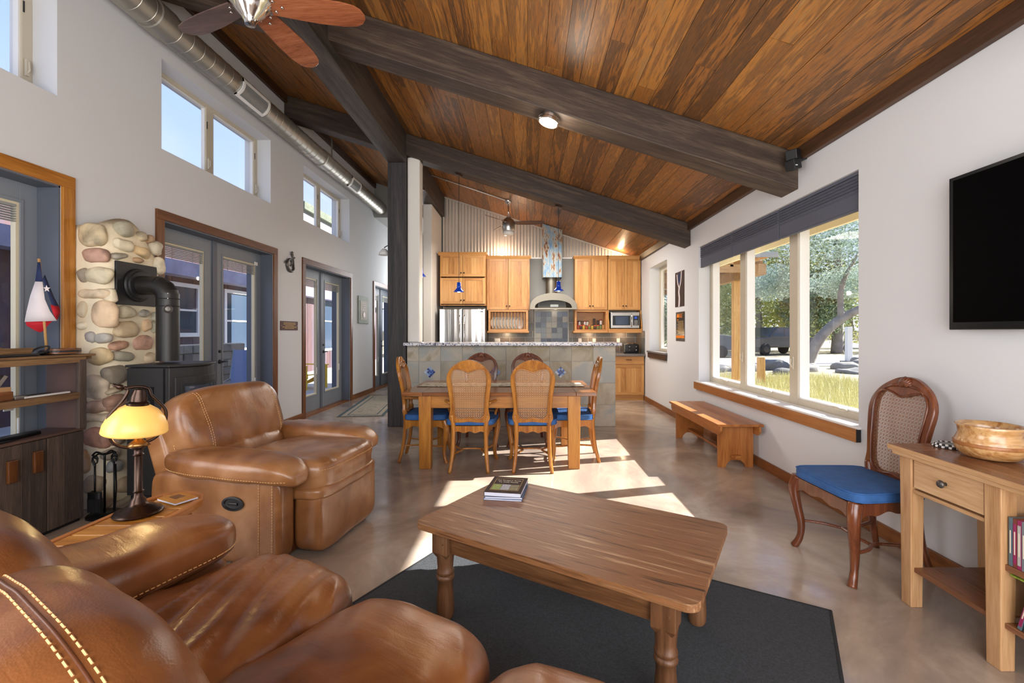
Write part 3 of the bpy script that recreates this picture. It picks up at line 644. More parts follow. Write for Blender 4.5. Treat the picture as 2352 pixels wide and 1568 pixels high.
struct(box('wall_paint_panel', (.02, YK-.008, 1.75), (1.06, YK-.001, 2.89), M_['greywall']))
# backsplash
sp = struct(bpy.data.objects.new('wall_backsplash', None)); col.objects.link(sp)
box('grout', (-.85, YK-.010, .92), (2.34, YK-.002, 1.90), M_['grout'], sp)
tile_b = {}
def tile(w_, h_, th, mat, nm):
    k = (round(w_, 3), round(h_, 3), nm, mat.name)
    if k not in tile_b: tile_b[k] = B().box((-w_/2, 0, -h_/2), (w_/2, th, h_/2)).obj(nm, mat, None); return tile_b[k], True
    return tile_b[k], False
def place_tile(x, y, z, w_, h_, th, mat, parent, nm='tile', ry=0):
    o, new = tile(w_, h_, th, mat, nm)
    if not new: o = o.copy(); col.objects.link(o)
    o.parent = parent; o.location = (x, y, z); o.rotation_euler = (0, ry, 0); return o
MX0, MX1, MZ1 = .20, .88, 1.78
for r_, (za, zb) in enumerate(((.925, 1.235), (1.24, 1.37), (1.375, 1.545), (1.55, 1.86))):
    off_ = 0 if r_ % 2 else .15; x = -.85-off_
    while x < 2.33:
        x1 = min(x+.325, 2.335); xa = max(x, -.85)
        segs = [(xa, x1)]
        if zb > .9 and x1 > MX0-.02 and xa < MX1+.02 and za < MZ1+.02:
            segs = [(xa, min(x1, MX0-.02)), (max(xa, MX1+.02), x1)]
        if r_ >= 2: segs = [s_ for s_ in segs if s_[0] < 1.02 and s_[1] > .02]
        for (a, c) in segs:
            if c-a > .03: place_tile((a+c)/2, YK-.02, (za+zb)/2, c-a-.006, zb-za-.005, .011, M_['splash'], sp)
        x += .33
for a, c in (((MX0-.018, .93), (MX0-.004, MZ1+.016)), ((MX1+.004, .93), (MX1+.018, MZ1+.016)), ((MX0-.004, MZ1+.004), (MX1+.004, MZ1+.016))):
    box('mosaic_border', (a[0], YK-.026, a[1]), (c[0], YK-.01, c[1]), M_['grout'], sp)
st = (MX1-MX0)/6
for i in range(6):
    for j in range(8):
        place_tile(MX0+st*(i+.5), YK-.022, MZ1-st*(j+.5), st-.006, st-.006, .012, M_['mosaic'], sp, 'mosaic_tile')
for k, (ya, yb) in enumerate(((8.85, 9.14), (9.145, 9.44))):
    for za, zb in ((.925, 1.235), (1.24, 1.37)): box('return_tile', (XR-.018, ya, za), (XR-.006, yb, zb), M_['splash'], sp)
# wall plates on the backsplash
for i, (x, w_, c_, lab) in enumerate(((-.60, .115, M_['white'], 'double white switch plate left of the range under the plate rack'), (1.135, .07, M_['white'], 'white outlet plate nearest the range on its right'), (1.435, .07, M_['cream'], 'cream outlet plate under the spice shelf'), (1.94, .07, M_['cream'], 'cream outlet plate under the microwave, beside the toaster'))):
    t = thing('outlet_plate', lab, 'outlet plate', (x, YK-.02, 1.10), 0, 'plates on the backsplash')
    box('cover', (-w_/2, -.008, 0), (w_/2, 0, .115), c_, t, .002)
    for dx in ((-.025, .025) if w_ > .1 else (0,)): box('socket', (dx-.016, -.011, .025), (dx+.016, -.008, .09), M_['white'], t, .001)

def shaker(parent, x0, x1, z0, z1, y, knob=None, grooves=True, name='door'):
    """framed door at plane y (front), children: panels, knob"""
    s = .055; g = .003
    o = B().box((x0+s-.001, y+.012, z0+s-.001), (x1-s+.001, y+.019, z1-s+.001)).obj(name, M_['hickz'], parent)
    for (a, c) in ((x0+g, x0+s), (x1-s, x1-g)): box('stile', (a, y, z0+g), (c, y+.02, z1-g), M_['hickz'], o, .002)
    for (a, c) in ((z0+g, z0+s), (z1-s, z1-g)): box('rail', (x0+s, y+.0005, a), (x1-s, y+.02, c), M_['hickx'], o, .002)
    n = max(2, int((x1-x0-2*s)/.085)); w_ = (x1-x0-2*s)/n
    for i in range(n): box('board', (x0+s+i*w_+.001, y+.007, z0+s), (x0+s+(i+1)*w_-.001, y+.012, z1-s), M_['hickz'], o)
    if knob:
        k = B(); k.lathe([(0, .0), (.006, 0), (.006, .012), (.015, .016), (.015, .024), (.008, .028), (0, .028)], n=12, M=T(knob[0], y, knob[1]) @ RX(pi/2)); k.obj('knob', M_['bronze'], o, smooth=True, ang=40)
    return o
def upper(label, x0, x1, z0, z1, yf, rows, crown=True):
    t = thing('wall_cabinet', label, 'cabinet', ((x0+x1)/2, YK-.01, z0), 0, 'hickory wall cabinets'); dx = -(x0+x1)/2; h = z1-z0; y = yf-YK+.01
    X0, X1 = x0+dx, x1+dx
    b = B(); b.box((X0, y+.022, 0), (X0+.018, 0, h)); b.box((X1-.018, y+.022, 0), (X1, 0, h)); b.box((X0+.018, y+.022, 0), (X1-.018, 0, .018)); b.box((X0+.018, y+.022, h-.018), (X1-.018, 0, h)); b.box((X0+.018, -.01, .018), (X1-.018, 0, h-.018))
    b.obj('carcass', M_['hickz'], t)
    for za, zb in rows:
        shaker(t, X0, 0, za-z0, zb-z0, y, (-.03, za-z0+.075)); shaker(t, 0, X1, za-z0, zb-z0, y, (.03, za-z0+.075))
    if crown:
        c = B(); c.prism([(y+.02, h), (y+.02, h-.03), (y-.005, h-.03), (y-.03, h+.02), (y-.03, h+.035), (0, h+.035)], X0-.03, X1+.03, 'x'); c.obj('cornice', M_['hickx'], t, .003)
    return t
upper('deep hickory cabinet of four doors above the fridge', -1.70, -.80, 1.87, 2.89, 8.86, ((1.90, 2.42), (2.44, 2.87)))
upper('hickory cabinet above the plate rack', -.795, .075, 1.79, 2.86, 9.10, ((1.80, 2.84),))
upper('hickory cabinet above the spice shelf', .995, 1.655, 1.79, 2.86, 9.10, ((1.80, 2.84),))
upper('hickory cabinet above the microwave in the corner', 1.665, 2.33, 1.79, 2.86, 9.10, ((1.80, 2.84),))
# plate rack
t = thing('plate_rack', 'hickory plate rack holding white plates upright', 'plate rack', (-.36, YK-.01, 1.36)); yf = -.33
b = B(); w2 = .405
b.box((-w2, yf, .0), (w2, -.01, .045)); b.box((-w2, yf, .40), (w2, -.01, .43)); b.box((-w2, yf, .045), (-w2+.045, -.01, .40)); b.box((w2-.045, yf, .045), (w2, -.01, .40)); b.box((-w2, -.02, .045), (w2, -.01, .40)); b.obj('rack_box', M_['hickx'], t, .002)
box('moulding', (-w2-.02, yf-.025, -.03), (w2+.02, -.01, .01), M_['hickx'], t, .006)
for i in range(11):
    x = -w2+.075+i*.066; B().tube([(x, yf+.02, .045), (x, yf+.02, .4)], .005, 8).obj('dowel', M_['hickz'], t)
pl = None
ord_ = ['first', 'second', 'third', 'fourth', 'fifth', 'sixth', 'seventh', 'eighth', 'ninth']
for i in range(9):
    lab = 'white dinner plate standing in the rack, %s from the left' % ord_[i]
    loc = (-.36-w2+.108+i*.066, YK-.15, 1.36+.048+.128)
    if pl is None:
        pl = thing('dinner_plate', lab, 'plate', loc, 0, 'plates in the plate rack')
        B().lathe([(0, 0), (.07, 0), (.08, .006), (.128, .018), (.128, .022), (.078, .011), (.068, .005), (0, .005)], n=28, M=RY(pi/2) @ T(0, 0, -.012) ).obj('dish', M_['cream'], pl, smooth=True, ang=30); pl.rotation_euler = (0, 0, R(-32))
        B().lathe([(.04, -.004), (.044, -.004), (.044, .001), (.04, .001)], n=20, M=RY(pi/2) @ T(0, 0, -.012)).obj('foot_ring', M_['cream'], pl)
    else: dup(pl, loc, R(-34), lab)
# spice shelf
t = thing('spice_shelf', 'open hickory shelf box filled with spice jars', 'shelf', (1.33, YK-.01, 1.36)); w2 = .335
b = B(); b.box((-w2, -.31, 0), (w2, -.01, .04)); b.box((-w2, -.31, .40), (w2, -.01, .43)); b.box((-w2, -.31, .04), (-w2+.04, -.01, .40)); b.box((w2-.04, -.31, .04), (w2, -.01, .40)); b.box((-w2+.04, -.02, .04), (w2-.04, -.01, .40)); b.obj('shelf_box', M_['hickx'], t, .002)
box('moulding', (-w2-.03, -.335, -.03), (w2, -.01, .01), M_['hickx'], t, .006)
box('riser', (-w2+.045, -.16, .04), (w2-.045, -.02, .13), M_['hickx'], t)
jar = None
spots = [(-.26+i*.058, -.25, .04, .085+(i % 3)*.008) for i in range(9)]+[(-.27+i*.055, -.1, .13, .09) for i in range(5)]+[(.09, -.1, .13, .14), (.17, -.1, .13, .10), (.23, -.1, .13, .12)]
names_ = ['front', 'back']
cap_words = ['red', 'dark', 'crimson', 'brown']
for i, (x, y, z, h) in enumerate(spots):
    row = 'front' if i < 9 else 'back'; k = i if i < 9 else i-9
    lab = 'small spice jar in the %s row of the shelf, %s from the left' % (row, ord_[k])
    if i == 14: lab = 'tall dark spice bottle rising above the back row of jars'
    loc = (1.33+x, YK-.01+y, 1.36+z)
    if jar is None:
        jar = thing('spice_jar', lab, 'jar', loc, 0, 'jars on the spice shelf')
        B().lathe([(0, 0), (.022, 0), (.024, .004), (.024, .07), (.02, .076), (0, .076)], n=14).obj('bottle', M_['spice'], jar, smooth=True, ang=40)
        B().lathe([(0, .074), (.0235, .074), (.0235, .092), (0, .094)], n=14).obj('cap', M_['cap'], jar, smooth=True, ang=40)
        jar.scale = (1, 1, h/.094)
    else:
        j = dup(jar, loc, 0, lab); j.scale = (1.0, 1.0, h/.094)
# microwave shelf and microwave
t = thing('microwave_shelf', 'hickory bracket shelf under the corner cabinet holding the microwave', 'shelf', (2.0, YK-.01, 1.36)); w2 = .33
b = B()
for s_ in (-1, 1): b.prism([(-.01, 0), (-.01, .43), (-.34, .43), (-.345, .33), (-.36, .25), (-.40, .19), (-.42, .1), (-.42, 0)], s_*w2-.01, s_*w2+.01, 'x')
b.obj('side_bracket', M_['hickz'], t); box('board', (-w2+.01, -.42, 0), (w2-.01, -.01, .05), M_['hickx'], t, .003); box('moulding', (-w2-.01, -.44, -.03), (w2+.01, -.01, .01), M_['hickx'], t, .006)
t = thing('microwave', 'stainless microwave oven with dark window on the corner shelf', 'microwave', (2.0, YK-.01, 1.412))
box('body', (-.29, -.40, .01), (.29, -.04, .335), M_['steel'], t, .008)
box('door_frame', (-.285, -.418, .015), (.13, -.40, .33), M_['steel'], t, .006)
box('door_glass', (-.255, -.422, .07), (.10, -.418, .265), M_['black'], t, .003); box('window', (-.20, -.424, .085), (.055, -.422, .25), M_['carglass'], t)
box('control_panel', (.16, -.42, .07), (.275, -.40, .265), M_['black'], t, .003); box('display', (.18, -.423, .20), (.235, -.42, .245), M_['bluelamp'], t)
b = B(); b.tube([(.125, -.42, .04), (.125, -.445, .07), (.125, -.445, .27), (.125, -.42, .3)], .010, 8); b.obj('handle', M_['chrome'], t, smooth=True)
b = B(); [b.box((-.02+dx, -.425, .08+dz), (-.005+dx, -.42, .095+dz)) for dx in (.2, .225, .25) for dz in (0, .025, .05, .075)]; b.obj('buttons', M_['steel'], t)
# fridge
t = thing('fridge', 'tall stainless french-door fridge under the deep cabinet', 'fridge', (-1.235, YK-.03, 0))
box('case', (-.45, -.66, .02), (.445, 0, 1.80), M_['black'], t, .004)
for s_, nm in ((-1, 'left'), (1, 'right')):
    d = B().box((s_*.003, -.72, .66), (s_*.445, -.665, 1.80)).obj('door', M_['fridge'], t, .012)
    b = B(); b.tube([(s_*.045, -.72, .80), (s_*.045, -.765, .84), (s_*.045, -.765, 1.63), (s_*.045, -.72, 1.67)], .012, 10); b.obj('handle', M_['chrome'], d, smooth=True)
d = B().box((-.445, -.72, .06), (.445, -.665, .645)).obj('drawer', M_['fridge'], t, .012); b = B(); b.tube([(-.36, -.72, .57), (-.33, -.765, .57), (.33, -.765, .57), (.36, -.72, .57)], .012, 10); b.obj('handle', M_['chrome'], d, smooth=True)
box('badge', (.33, -.723, 1.735), (.40, -.72, 1.75), M_['black'], t)
mlabs = ['white card magnet at the top of the fridge side', 'dark photo magnet below the white card on the fridge side', 'pale list held on the fridge side', 'lowest small card on the fridge side']
for i, (z, m_) in enumerate(((1.70, 'white'), (1.52, 'tvb'), (1.36, 'cream'), (1.2, 'white'))):
    o = box('fridge_card', (-1.235-.4515, YK-.64+i*.02, z-.06), (-1.235-.4505, YK-.52+i*.02, z+.06), M_[m_]); tag(o, mlabs[i], 'card', 'cards on the fridge side')
# hood
t = thing('range_hood', 'curved stainless range hood with a round canopy', 'range hood', (.55, YK-.01, 1.80))
def arcpoly(w_, z0, h, thick, n=16):
    out = [(w_*cos(pi-a), z0+h*sin(a)) for a in [pi*k/n for k in range(n+1)]]
    inn = [((w_-.05)*cos(a), z0+(h-thick)*sin(a)) for a in [pi*k/n for k in range(n+1)]]
    return out, inn
outp = []; inn = []
for k in range(17):
    a = pi-pi*k/16; outp.append((.475*cos(a)*(1 if abs(cos(a)) < .99 else 1), .03+.30*sin(a)**.9 if sin(a) > 0 else .03)); inn.append((.37*cos(a), .03+.155*max(0, sin(a))**.8))
vs = []; fs = []; y0 = -.47
for (p, q) in zip(outp, inn): vs += [(p[0], y0+.16*(1-abs(p[0])/.475)*0, p[1]), (q[0], y0, q[1]), (p[0], y0+.045, p[1]), (q[0], y0+.045, q[1])]
for k in range(16):
    o = k*4; fs += [(o, o+4, o+5, o+1), (o+2, o+3, o+7, o+6), (o, o+2, o+6, o+4), (o+1, o+5, o+7, o+3)]
fs += [(0, 1, 3, 2), (64, 66, 67, 65)]
B().add(vs, fs).obj('canopy_rim', M_['hood'], t, .003)
poly = outp+[(.475, .0), (-.475, .0)]
b = B(); n_ = len(outp)
vs = [(p[0], y0+.045, p[1]) for p in outp]+[(p[0]*.62, -.02, min(p[1]*1.0+.02, .34)) for p in outp]
fs = [(k, n_+k, n_+k+1, k+1) for k in range(n_-1)]
b.add(vs, fs).obj('canopy', M_['hood'], t, smooth=True)
box('filter', (-.40, y0+.03, .02), (.40, -.04, .03), M_['black'], t); box('front_lip', (-.475, y0-.004, .0), (.475, y0+.05, .03), M_['hood'], t, .004)
box('lamp_lens', (-.06, y0+.035, .05), (.1, y0+.06, .10), M_['minib'], t)
B().lathe([(.115, .3), (.115, .9)], n=24, c=(-.03, -.20, 0)).obj('chimney', M_['hood'], t, smooth=True, ang=40)
# rusty corrugated flue cover
t = thing('flue_cover', 'rusty blue corrugated tin cover around the hood flue', 'flue cover', (.535, YK-.01, 2.45))
v, f = [], []
def corr_face(p0, p1, z0, zt0, zt1, amp, pitch):
    p0 = V(p0); p1 = V(p1); d = (p1-p0); Ln = d.length; d.normalize(); nn = V((d.y, -d.x)); n = int(Ln/(pitch/8)); vs = []; fs = []
    for i in range(n+1):
        s_ = Ln*i/n; q = p0+d*s_+nn*(amp*(1-cos(2*pi*s_/pitch))); z1 = zt0+(zt1-zt0)*i/n; vs += [(q.x, q.y, z0), (q.x, q.y, z1)]
    for i in range(n): fs.append((i*2, i*2+2, i*2+3, i*2+1))
    return vs, fs
zt = lambda x: zc(.535+x)-2.45-.01
b = B(); v, f = corr_face((-.185, -.40), (.185, -.40), 0, zt(-.185), zt(.185), .008, .074); b.add(v, f); b.obj('front_sheet', M_['rust'], t, smooth=True)
v, f = corr_face((-.185, 0), (-.185, -.40), 0, zt(-.185), zt(-.185), .008, .08); B().add(v, f).obj('side_sheet', M_['rust'], t, smooth=True)
v, f = corr_face((.185, -.40), (.185, 0), 0, zt(.185), zt(.185), .008, .08); B().add(v, f).obj('side_sheet', M_['rust'], t, smooth=True)
# base cabinets, worktop, range
def base(label, x0, x1, drawer=True):
    t = thing('base_cabinet', label, 'cabinet', ((x0+x1)/2, YK-.01, 0), 0, 'hickory base cabinets'); w2 = (x1-x0)/2; y = -.61
    box('carcass', (-w2, y+.022, .10), (w2, -.02, .875), M_['hickz'], t); box('toe_kick', (-w2, y+.05, 0), (w2, y+.07, .10), M_['hickx'], t)
    d = B().box((-w2+.004, y, .715), (w2-.004, y+.02, .87)).obj('drawer', M_['hickx'], t, .003)
    b = B(); b.tube([(-.05, y, .80), (-.05, y-.022, .80), (.05, y-.022, .80), (.05, y, .80)], .006, 8); b.obj('pull', M_['bronze'], d)
    shaker(t, -w2, w2, .11, .70, y)
    return t
base('hickory base cabinet with one drawer at the end of the kitchen run', 1.72, 2.33)
base('hickory base cabinet just right of the range', 1.0, 1.715)
base('hickory base cabinet between fridge and range', -.77, .17)
ct = thing('worktop', 'dark grey kitchen worktop holding the toaster', 'worktop', (1.66, YK-.02, .88))
box('slab', (-.67, -.63, 0), (.685, 0, .035), M_['counter'], ct, .004); box('front_edge', (-.67, -.64, -.005), (.685, -.63, .035), M_['counter'], ct, .003)
tag(box('worktop', (-.77, YK-.65, .88), (.17, YK-.02, .915), M_['counter'], bevel=.004), 'dark grey worktop between the fridge and the range', 'worktop')
t = thing('range', 'stainless kitchen range standing under the curved hood', 'range', (.585, YK-.02, 0))
box('oven_body', (-.40, -.62, .02), (.40, 0, .90), M_['steel'], t, .006); box('oven_window', (-.28, -.626, .35), (.28, -.62, .62), M_['black'], t, .003)
for x in (-.2, .2):
    for y in (-.45, -.17): B().lathe([(.06, .90), (.10, .90), (.10, .925), (.06, .925)], n=12, c=(x, y, 0)).obj('burner', M_['black'], t)
for i in range(5): B().lathe([(0, 0), (.02, 0), (.018, .03), (0, .03)], n=10, M=T(-.28+i*.14, -.62, .8) @ RX(pi/2)).obj('knob', M_['black'], t)
# toaster
t = thing('toaster', 'black and chrome toaster with copper ends on the corner worktop', 'toaster', (2.13, 9.10, .917), R(8))
B().soft((.30, .19, .19), 6, 8, T(0, 0, .10)).obj('shell', M_['black'], t, smooth=True); box('feet', (-.13, -.08, 0), (.13, .08, .012), M_['black'], t)
for s_ in (-.07, .07): box('lever', (s_-.012, -.115, .13), (s_+.012, -.09, .145), M_['chrome'], t, .003)
for s_ in (-.06, .02, .09): box('slot_rim', (s_-.012, -.07, .19), (s_+.012, .07, .205), M_['brass'], t, .003)
b = B(); [b.lathe([(0, 0), (.014, 0), (.012, .012), (0, .012)], n=10, M=T(x, -.095, .07) @ RX(pi/2)) for x in (-.07, .07)]; b.obj('dials', M_['chrome'], t)
box('side_cap', (-.158, -.07, .02), (-.146, .07, .18), M_['chrome'], t, .004)
tag(box('dish_brush', (-.395, 9.3, .92), (-.375, 9.32, 1.15), M_['black'], bevel=.006), 'thin dark utensil standing behind the bar near the plate rack', 'utensil')
# island
isl = thing('kitchen_island', 'tiled kitchen island with a raised bar behind the dining table', 'kitchen island', (0, 6.42, 0))
box('core', (-1.70, 0, 0), (1.27, .52, 1.155), M_['grout'], isl)
cols_ = [-1.70, -1.53]+[-1.53+.3115*k for k in range(1, 9)]+[1.275]; rows_ = [0, .31, .62, .93, 1.155]
for i, (xa, xb) in enumerate(zip(cols_, cols_[1:])):
    for j, (za, zb) in enumerate(zip(rows_, rows_[1:])):
        place_tile((xa+xb)/2, -.012-rnd.random()*.002, (za+zb)/2, xb-xa-.006, zb-za-.006, .013, M_['slate'], isl)
for j, (za, zb) in enumerate(zip(rows_, rows_[1:])):
    for ya in (0, .26): box('tile', (1.27, ya+.003, za+.003), (1.283, ya+.257, zb-.003), M_['slate'], isl)
for cxx in (-1.374, -.440, .495):
    s_ = .029
    for i in range(4):
        for j in range(4):
            a = (i-1.5)*s_; c = (j-1.5)*s_
            place_tile(cxx+(a-c)*.7071, -.018, .775+(a+c)*.7071, s_-.003, s_-.003, .006, M_['bluemos'], isl, 'mosaic_tile', R(45))
bt = thing('bar_top', 'speckled pale granite bar top along the island', 'worktop', (0, 6.42, 1.157))
box('slab', (-1.70, -.22, 0), (1.33, .36, .042), M_['granite'], bt, .008)
# pendants
def pendant(loc, ztop, label, bulb=True):
    t = thing('pendant_lamp', label, 'lamp', loc, 0, 'cobalt blue pendant lamps'); zt_ = ztop-loc[2]
    b = B(); b.tube([(0, 0, .14), (0, 0, zt_-.01)], .0035, 6); b.obj('cord', M_['black'], t)
    B().lathe([(0, 0), (.062, 0), (.05, -.02), (0, -.022)], n=20, M=T(0, 0, zt_) @ RY(TH)).obj('ceiling_rose', M_['bronze'], t, smooth=True, ang=40)
    B().lathe([(.078, 0), (.072, .012), (.05, .035), (.036, .055), (.032, .075), (.034, .08), (.030, .085), (.030, .13), (.024, .14), (0, .142)], n=24).obj('shade', M_['bluelamp'], t, smooth=True)
    B().soft((.07, .07, .05), 2, 6, T(0, 0, .02)).obj('bulb', M_['bulb'], t, smooth=True)
    light('pendant_light', 'POINT', (loc[0], loc[1], loc[2]-.03), 7, (1, .85, .66), .03)
pendant((-.975, 6.52, 1.93), 2.60+SL*(XR+.975)-.02, 'blue pendant lamp hanging in front of the fridge cabinet')
pendant((.475, 6.52, 1.945), 2.60+SL*(XR-.475)-.02, 'blue pendant lamp hanging in front of the range hood')
pendant((-1.76, 7.55, 2.28), 3.765, 'blue pendant lamp glimpsed between the white stub walls')
# ceiling fan helper
def fan(label, loc, ztop, nb, ang0, blade, mats, Rr, wd, lamp, group='ceiling fans', dome=True):
    t = thing('ceiling_fan', label, 'ceiling fan', loc, 0, group); zt_ = ztop-loc[2]
    B().lathe([(0, zt_), (.065, zt_), (.06, zt_-.04), (.03, zt_-.07), (0, zt_-.07)], n=24).obj('canopy', M_['chrome'], t, smooth=True, ang=40)
    B().tube([(0, 0, .1), (0, 0, zt_-.05)], .012, 10).obj('downrod', M_['chrome'], t, smooth=True)
    if lamp:
        B().lathe([(0, .12), (.03, .12), (.05, .10), (.09, .07), (.115, 0), (.115, -.09), (.10, -.14), (.0, -.145)], n=30).obj('motor_housing', M_['steel'], t, smooth=True, ang=50)
        B().lathe([(.098, -.14), (.10, -.19), (.08, -.215), (0, -.22)], n=24).obj('lamp_glass', M_['cream'], t, smooth=True)
    else:
        B().lathe([(0, .16), (.03, .16), (.05, .13), (.12, .11), (.15, .07), (.15, .03), (.12, 0), (.10, -.03), (.085, -.055), (.05, -.09), (.035, -.12), (.032, -.135), (0, -.14)], n=32).obj('motor_housing', M_['chrome'], t, smooth=True, ang=50)
        B().lathe([(.125, .022), (.155, .022), (.155, .034), (.125, .034)], n=32).obj('motor_ring', M_['steel'], t)
    for k in range(nb):
        a = ang0+2*pi*k/nb
        out = []; n = 18
        pr = [(0, .42), (.06, .44), (.25, .50), (.5, .56), (.75, .55), (.9, .46), (.965, .32), (1.0, .10)]
        up_ = [(Rr*.16+(Rr*.84)*u, wd*h_) for u, h_ in pr]; poly = up_+[(x, -y*(1 if not lamp else .6)) for x, y in up_[::-1]]
        Mx = RZ(a) @ RX(R(-22 if lamp else -12))
        o = B().prism(poly, .012, .022, 'z', Mx).obj('blade', M_[mats[k % len(mats)]], t, .003)
        br = B(); br.box((.07, -.028, .022), (Rr*.30, .028, .028), Mx); br.obj('blade_bracket', M_['chrome'], o, .003)
        sc_ = B()
        for (x, y) in ((Rr*.205, wd*.22), (Rr*.205, -wd*.22), (Rr*.27, 0)): sc_.lathe([(0, .012), (.011, .012), (.008, .004), (0, .002)], n=10, M=Mx @ T(x, y, 0))
        sc_.obj('blade_screws', M_['chrome'], o, smooth=True)
    return t
fan('large five-blade cherry and nickel ceiling fan under the dark girder', (-1.84, 2.99, 3.53), 3.765, 5, R(11), None, ['fanwood', 'fanwood', 'fandark', 'fanwood', 'fanwood'], .73, .175, False)
fan('small ceiling fan with a light hanging in the kitchen', (-.32, 8.2, 3.33), zc(-.32), 3, R(-5), None, ['fandark'], .66, .13, True)
cd = thing('wiring_conduit', 'thin metal conduit running along the kitchen ceiling to the small fan', 'conduit', (-1.70, 8.08, zc(-1.70)-.016))
B().tube([(0, 0, 0), (1.32, .1, -1.32*SL)], .011, 8).obj('pipe', M_['steel'], cd); B().box((.25, -.01, -.10), (.27, .03, -.07)).obj('clip', M_['steel'], cd)
# flush light on the near beam
t = thing('flush_light', 'round nickel flush light glowing on the underside of the near beam', 'light', (.215, 3.99, 2.58+SL*(XR-.215)+.006)); t.rotation_euler = (0, TH, 0)
B().lathe([(0, 0), (.097, 0), (.097, -.03), (.09, -.034), (.09, -.04), (.097, -.044), (.097, -.058), (.084, -.06)], n=36).obj('rim', M_['chrome'], t, smooth=True, ang=30)
B().lathe([(.086, -.055), (.08, -.066), (.05, -.072), (0, -.074)], n=32).obj('diffuser', M_['bulb'], t, smooth=True)
light('flush_light_lamp', 'POINT', (.215, 3.99, 3.13), 8, (1, .88, .72), .08)
# under-cabinet lights, uplight on top of the corner cabinet
for x, y, z, e_, c_ in ((-.4, 9.28, 1.31, 2.2, (1, .8, .55)), (1.33, 9.28, 1.31, 2.5, (1, .74, .48)), (2.0, 9.25, 1.31, 2.5, (1, .74, .48)), (1.9, 9.2, 2.96, 7, (1, .74, .45)), (-.5, 9.2, 3.0, 8, (1, .74, .54)), (.6, 9.2, 1.78, .8, (1, .85, .7))):
    light('cabinet_lamp', 'POINT', (x, y, z), e_, c_, .03)
# sconce on the post
t = thing('wall_sconce', 'small white barn lamp on the hall side of the dark post', 'lamp', (-1.97, 6.55, 2.52))
B().tube([(0, 0, .06), (-.05, 0, .09), (-.10, 0, .06)], .008, 8).obj('arm', M_['black'], t); B().lathe([(.08, -.05), (.07, -.01), (.03, .04), (0, .05)], n=20, c=(-.10, 0, 0)).obj('shade', M_['white'], t, smooth=True); B().soft((.05, .05, .05), 2, 5, T(-.10, 0, -.02)).obj('bulb', M_['bulb'], t, smooth=True)

# ================================================================== DINING
def ring_pts(half, n):
    """half-outline list (x,z) top centre -> bottom centre, mirrored, resampled to n points"""
    P = [V((x, z, 0)) for x, z in half]; full = P+[V((-p.x, p.y, 0)) for p in P[::-1][1:-1]]
    C_ = catmull(full, 10, True); L_ = [0]
    for i in range(len(C_)): L_.append(L_[-1]+(C_[(i+1) % len(C_)]-C_[i]).length)
    out = []
    for k in range(n):
        d = L_[-1]*k/n; i = max(j for j in range(len(C_)) if L_[j] <= d+1e-9); a = C_[i]; c = C_[(i+1) % len(C_)]
        u = (d-L_[i])/max(1e-9, L_[i+1]-L_[i]); out.append(a+(c-a)*u)
    return out
OUT = [(0, 1.085), (.055, 1.078), (.11, 1.052), (.165, 1.01), (.203, .95), (.214, .89), (.207, .82), (.196, .74), (.187, .66), (.185, .60), (.194, .55), (.196, .51), (.17, .478), (.09, .475), (0, .482)]
INN = [(0, .968), (.05, .985), (.105, .998), (.150, .985), (.172, .935), (.173, .875), (.165, .81), (.158, .74), (.153, .66), (.148, .60), (.144, .56), (.118, .518), (.06, .512), (0, .522)]
def bend(z): return -.205-(z-.45)*.17+.03*sin((z-.45)*4.5)   # y of back at height z
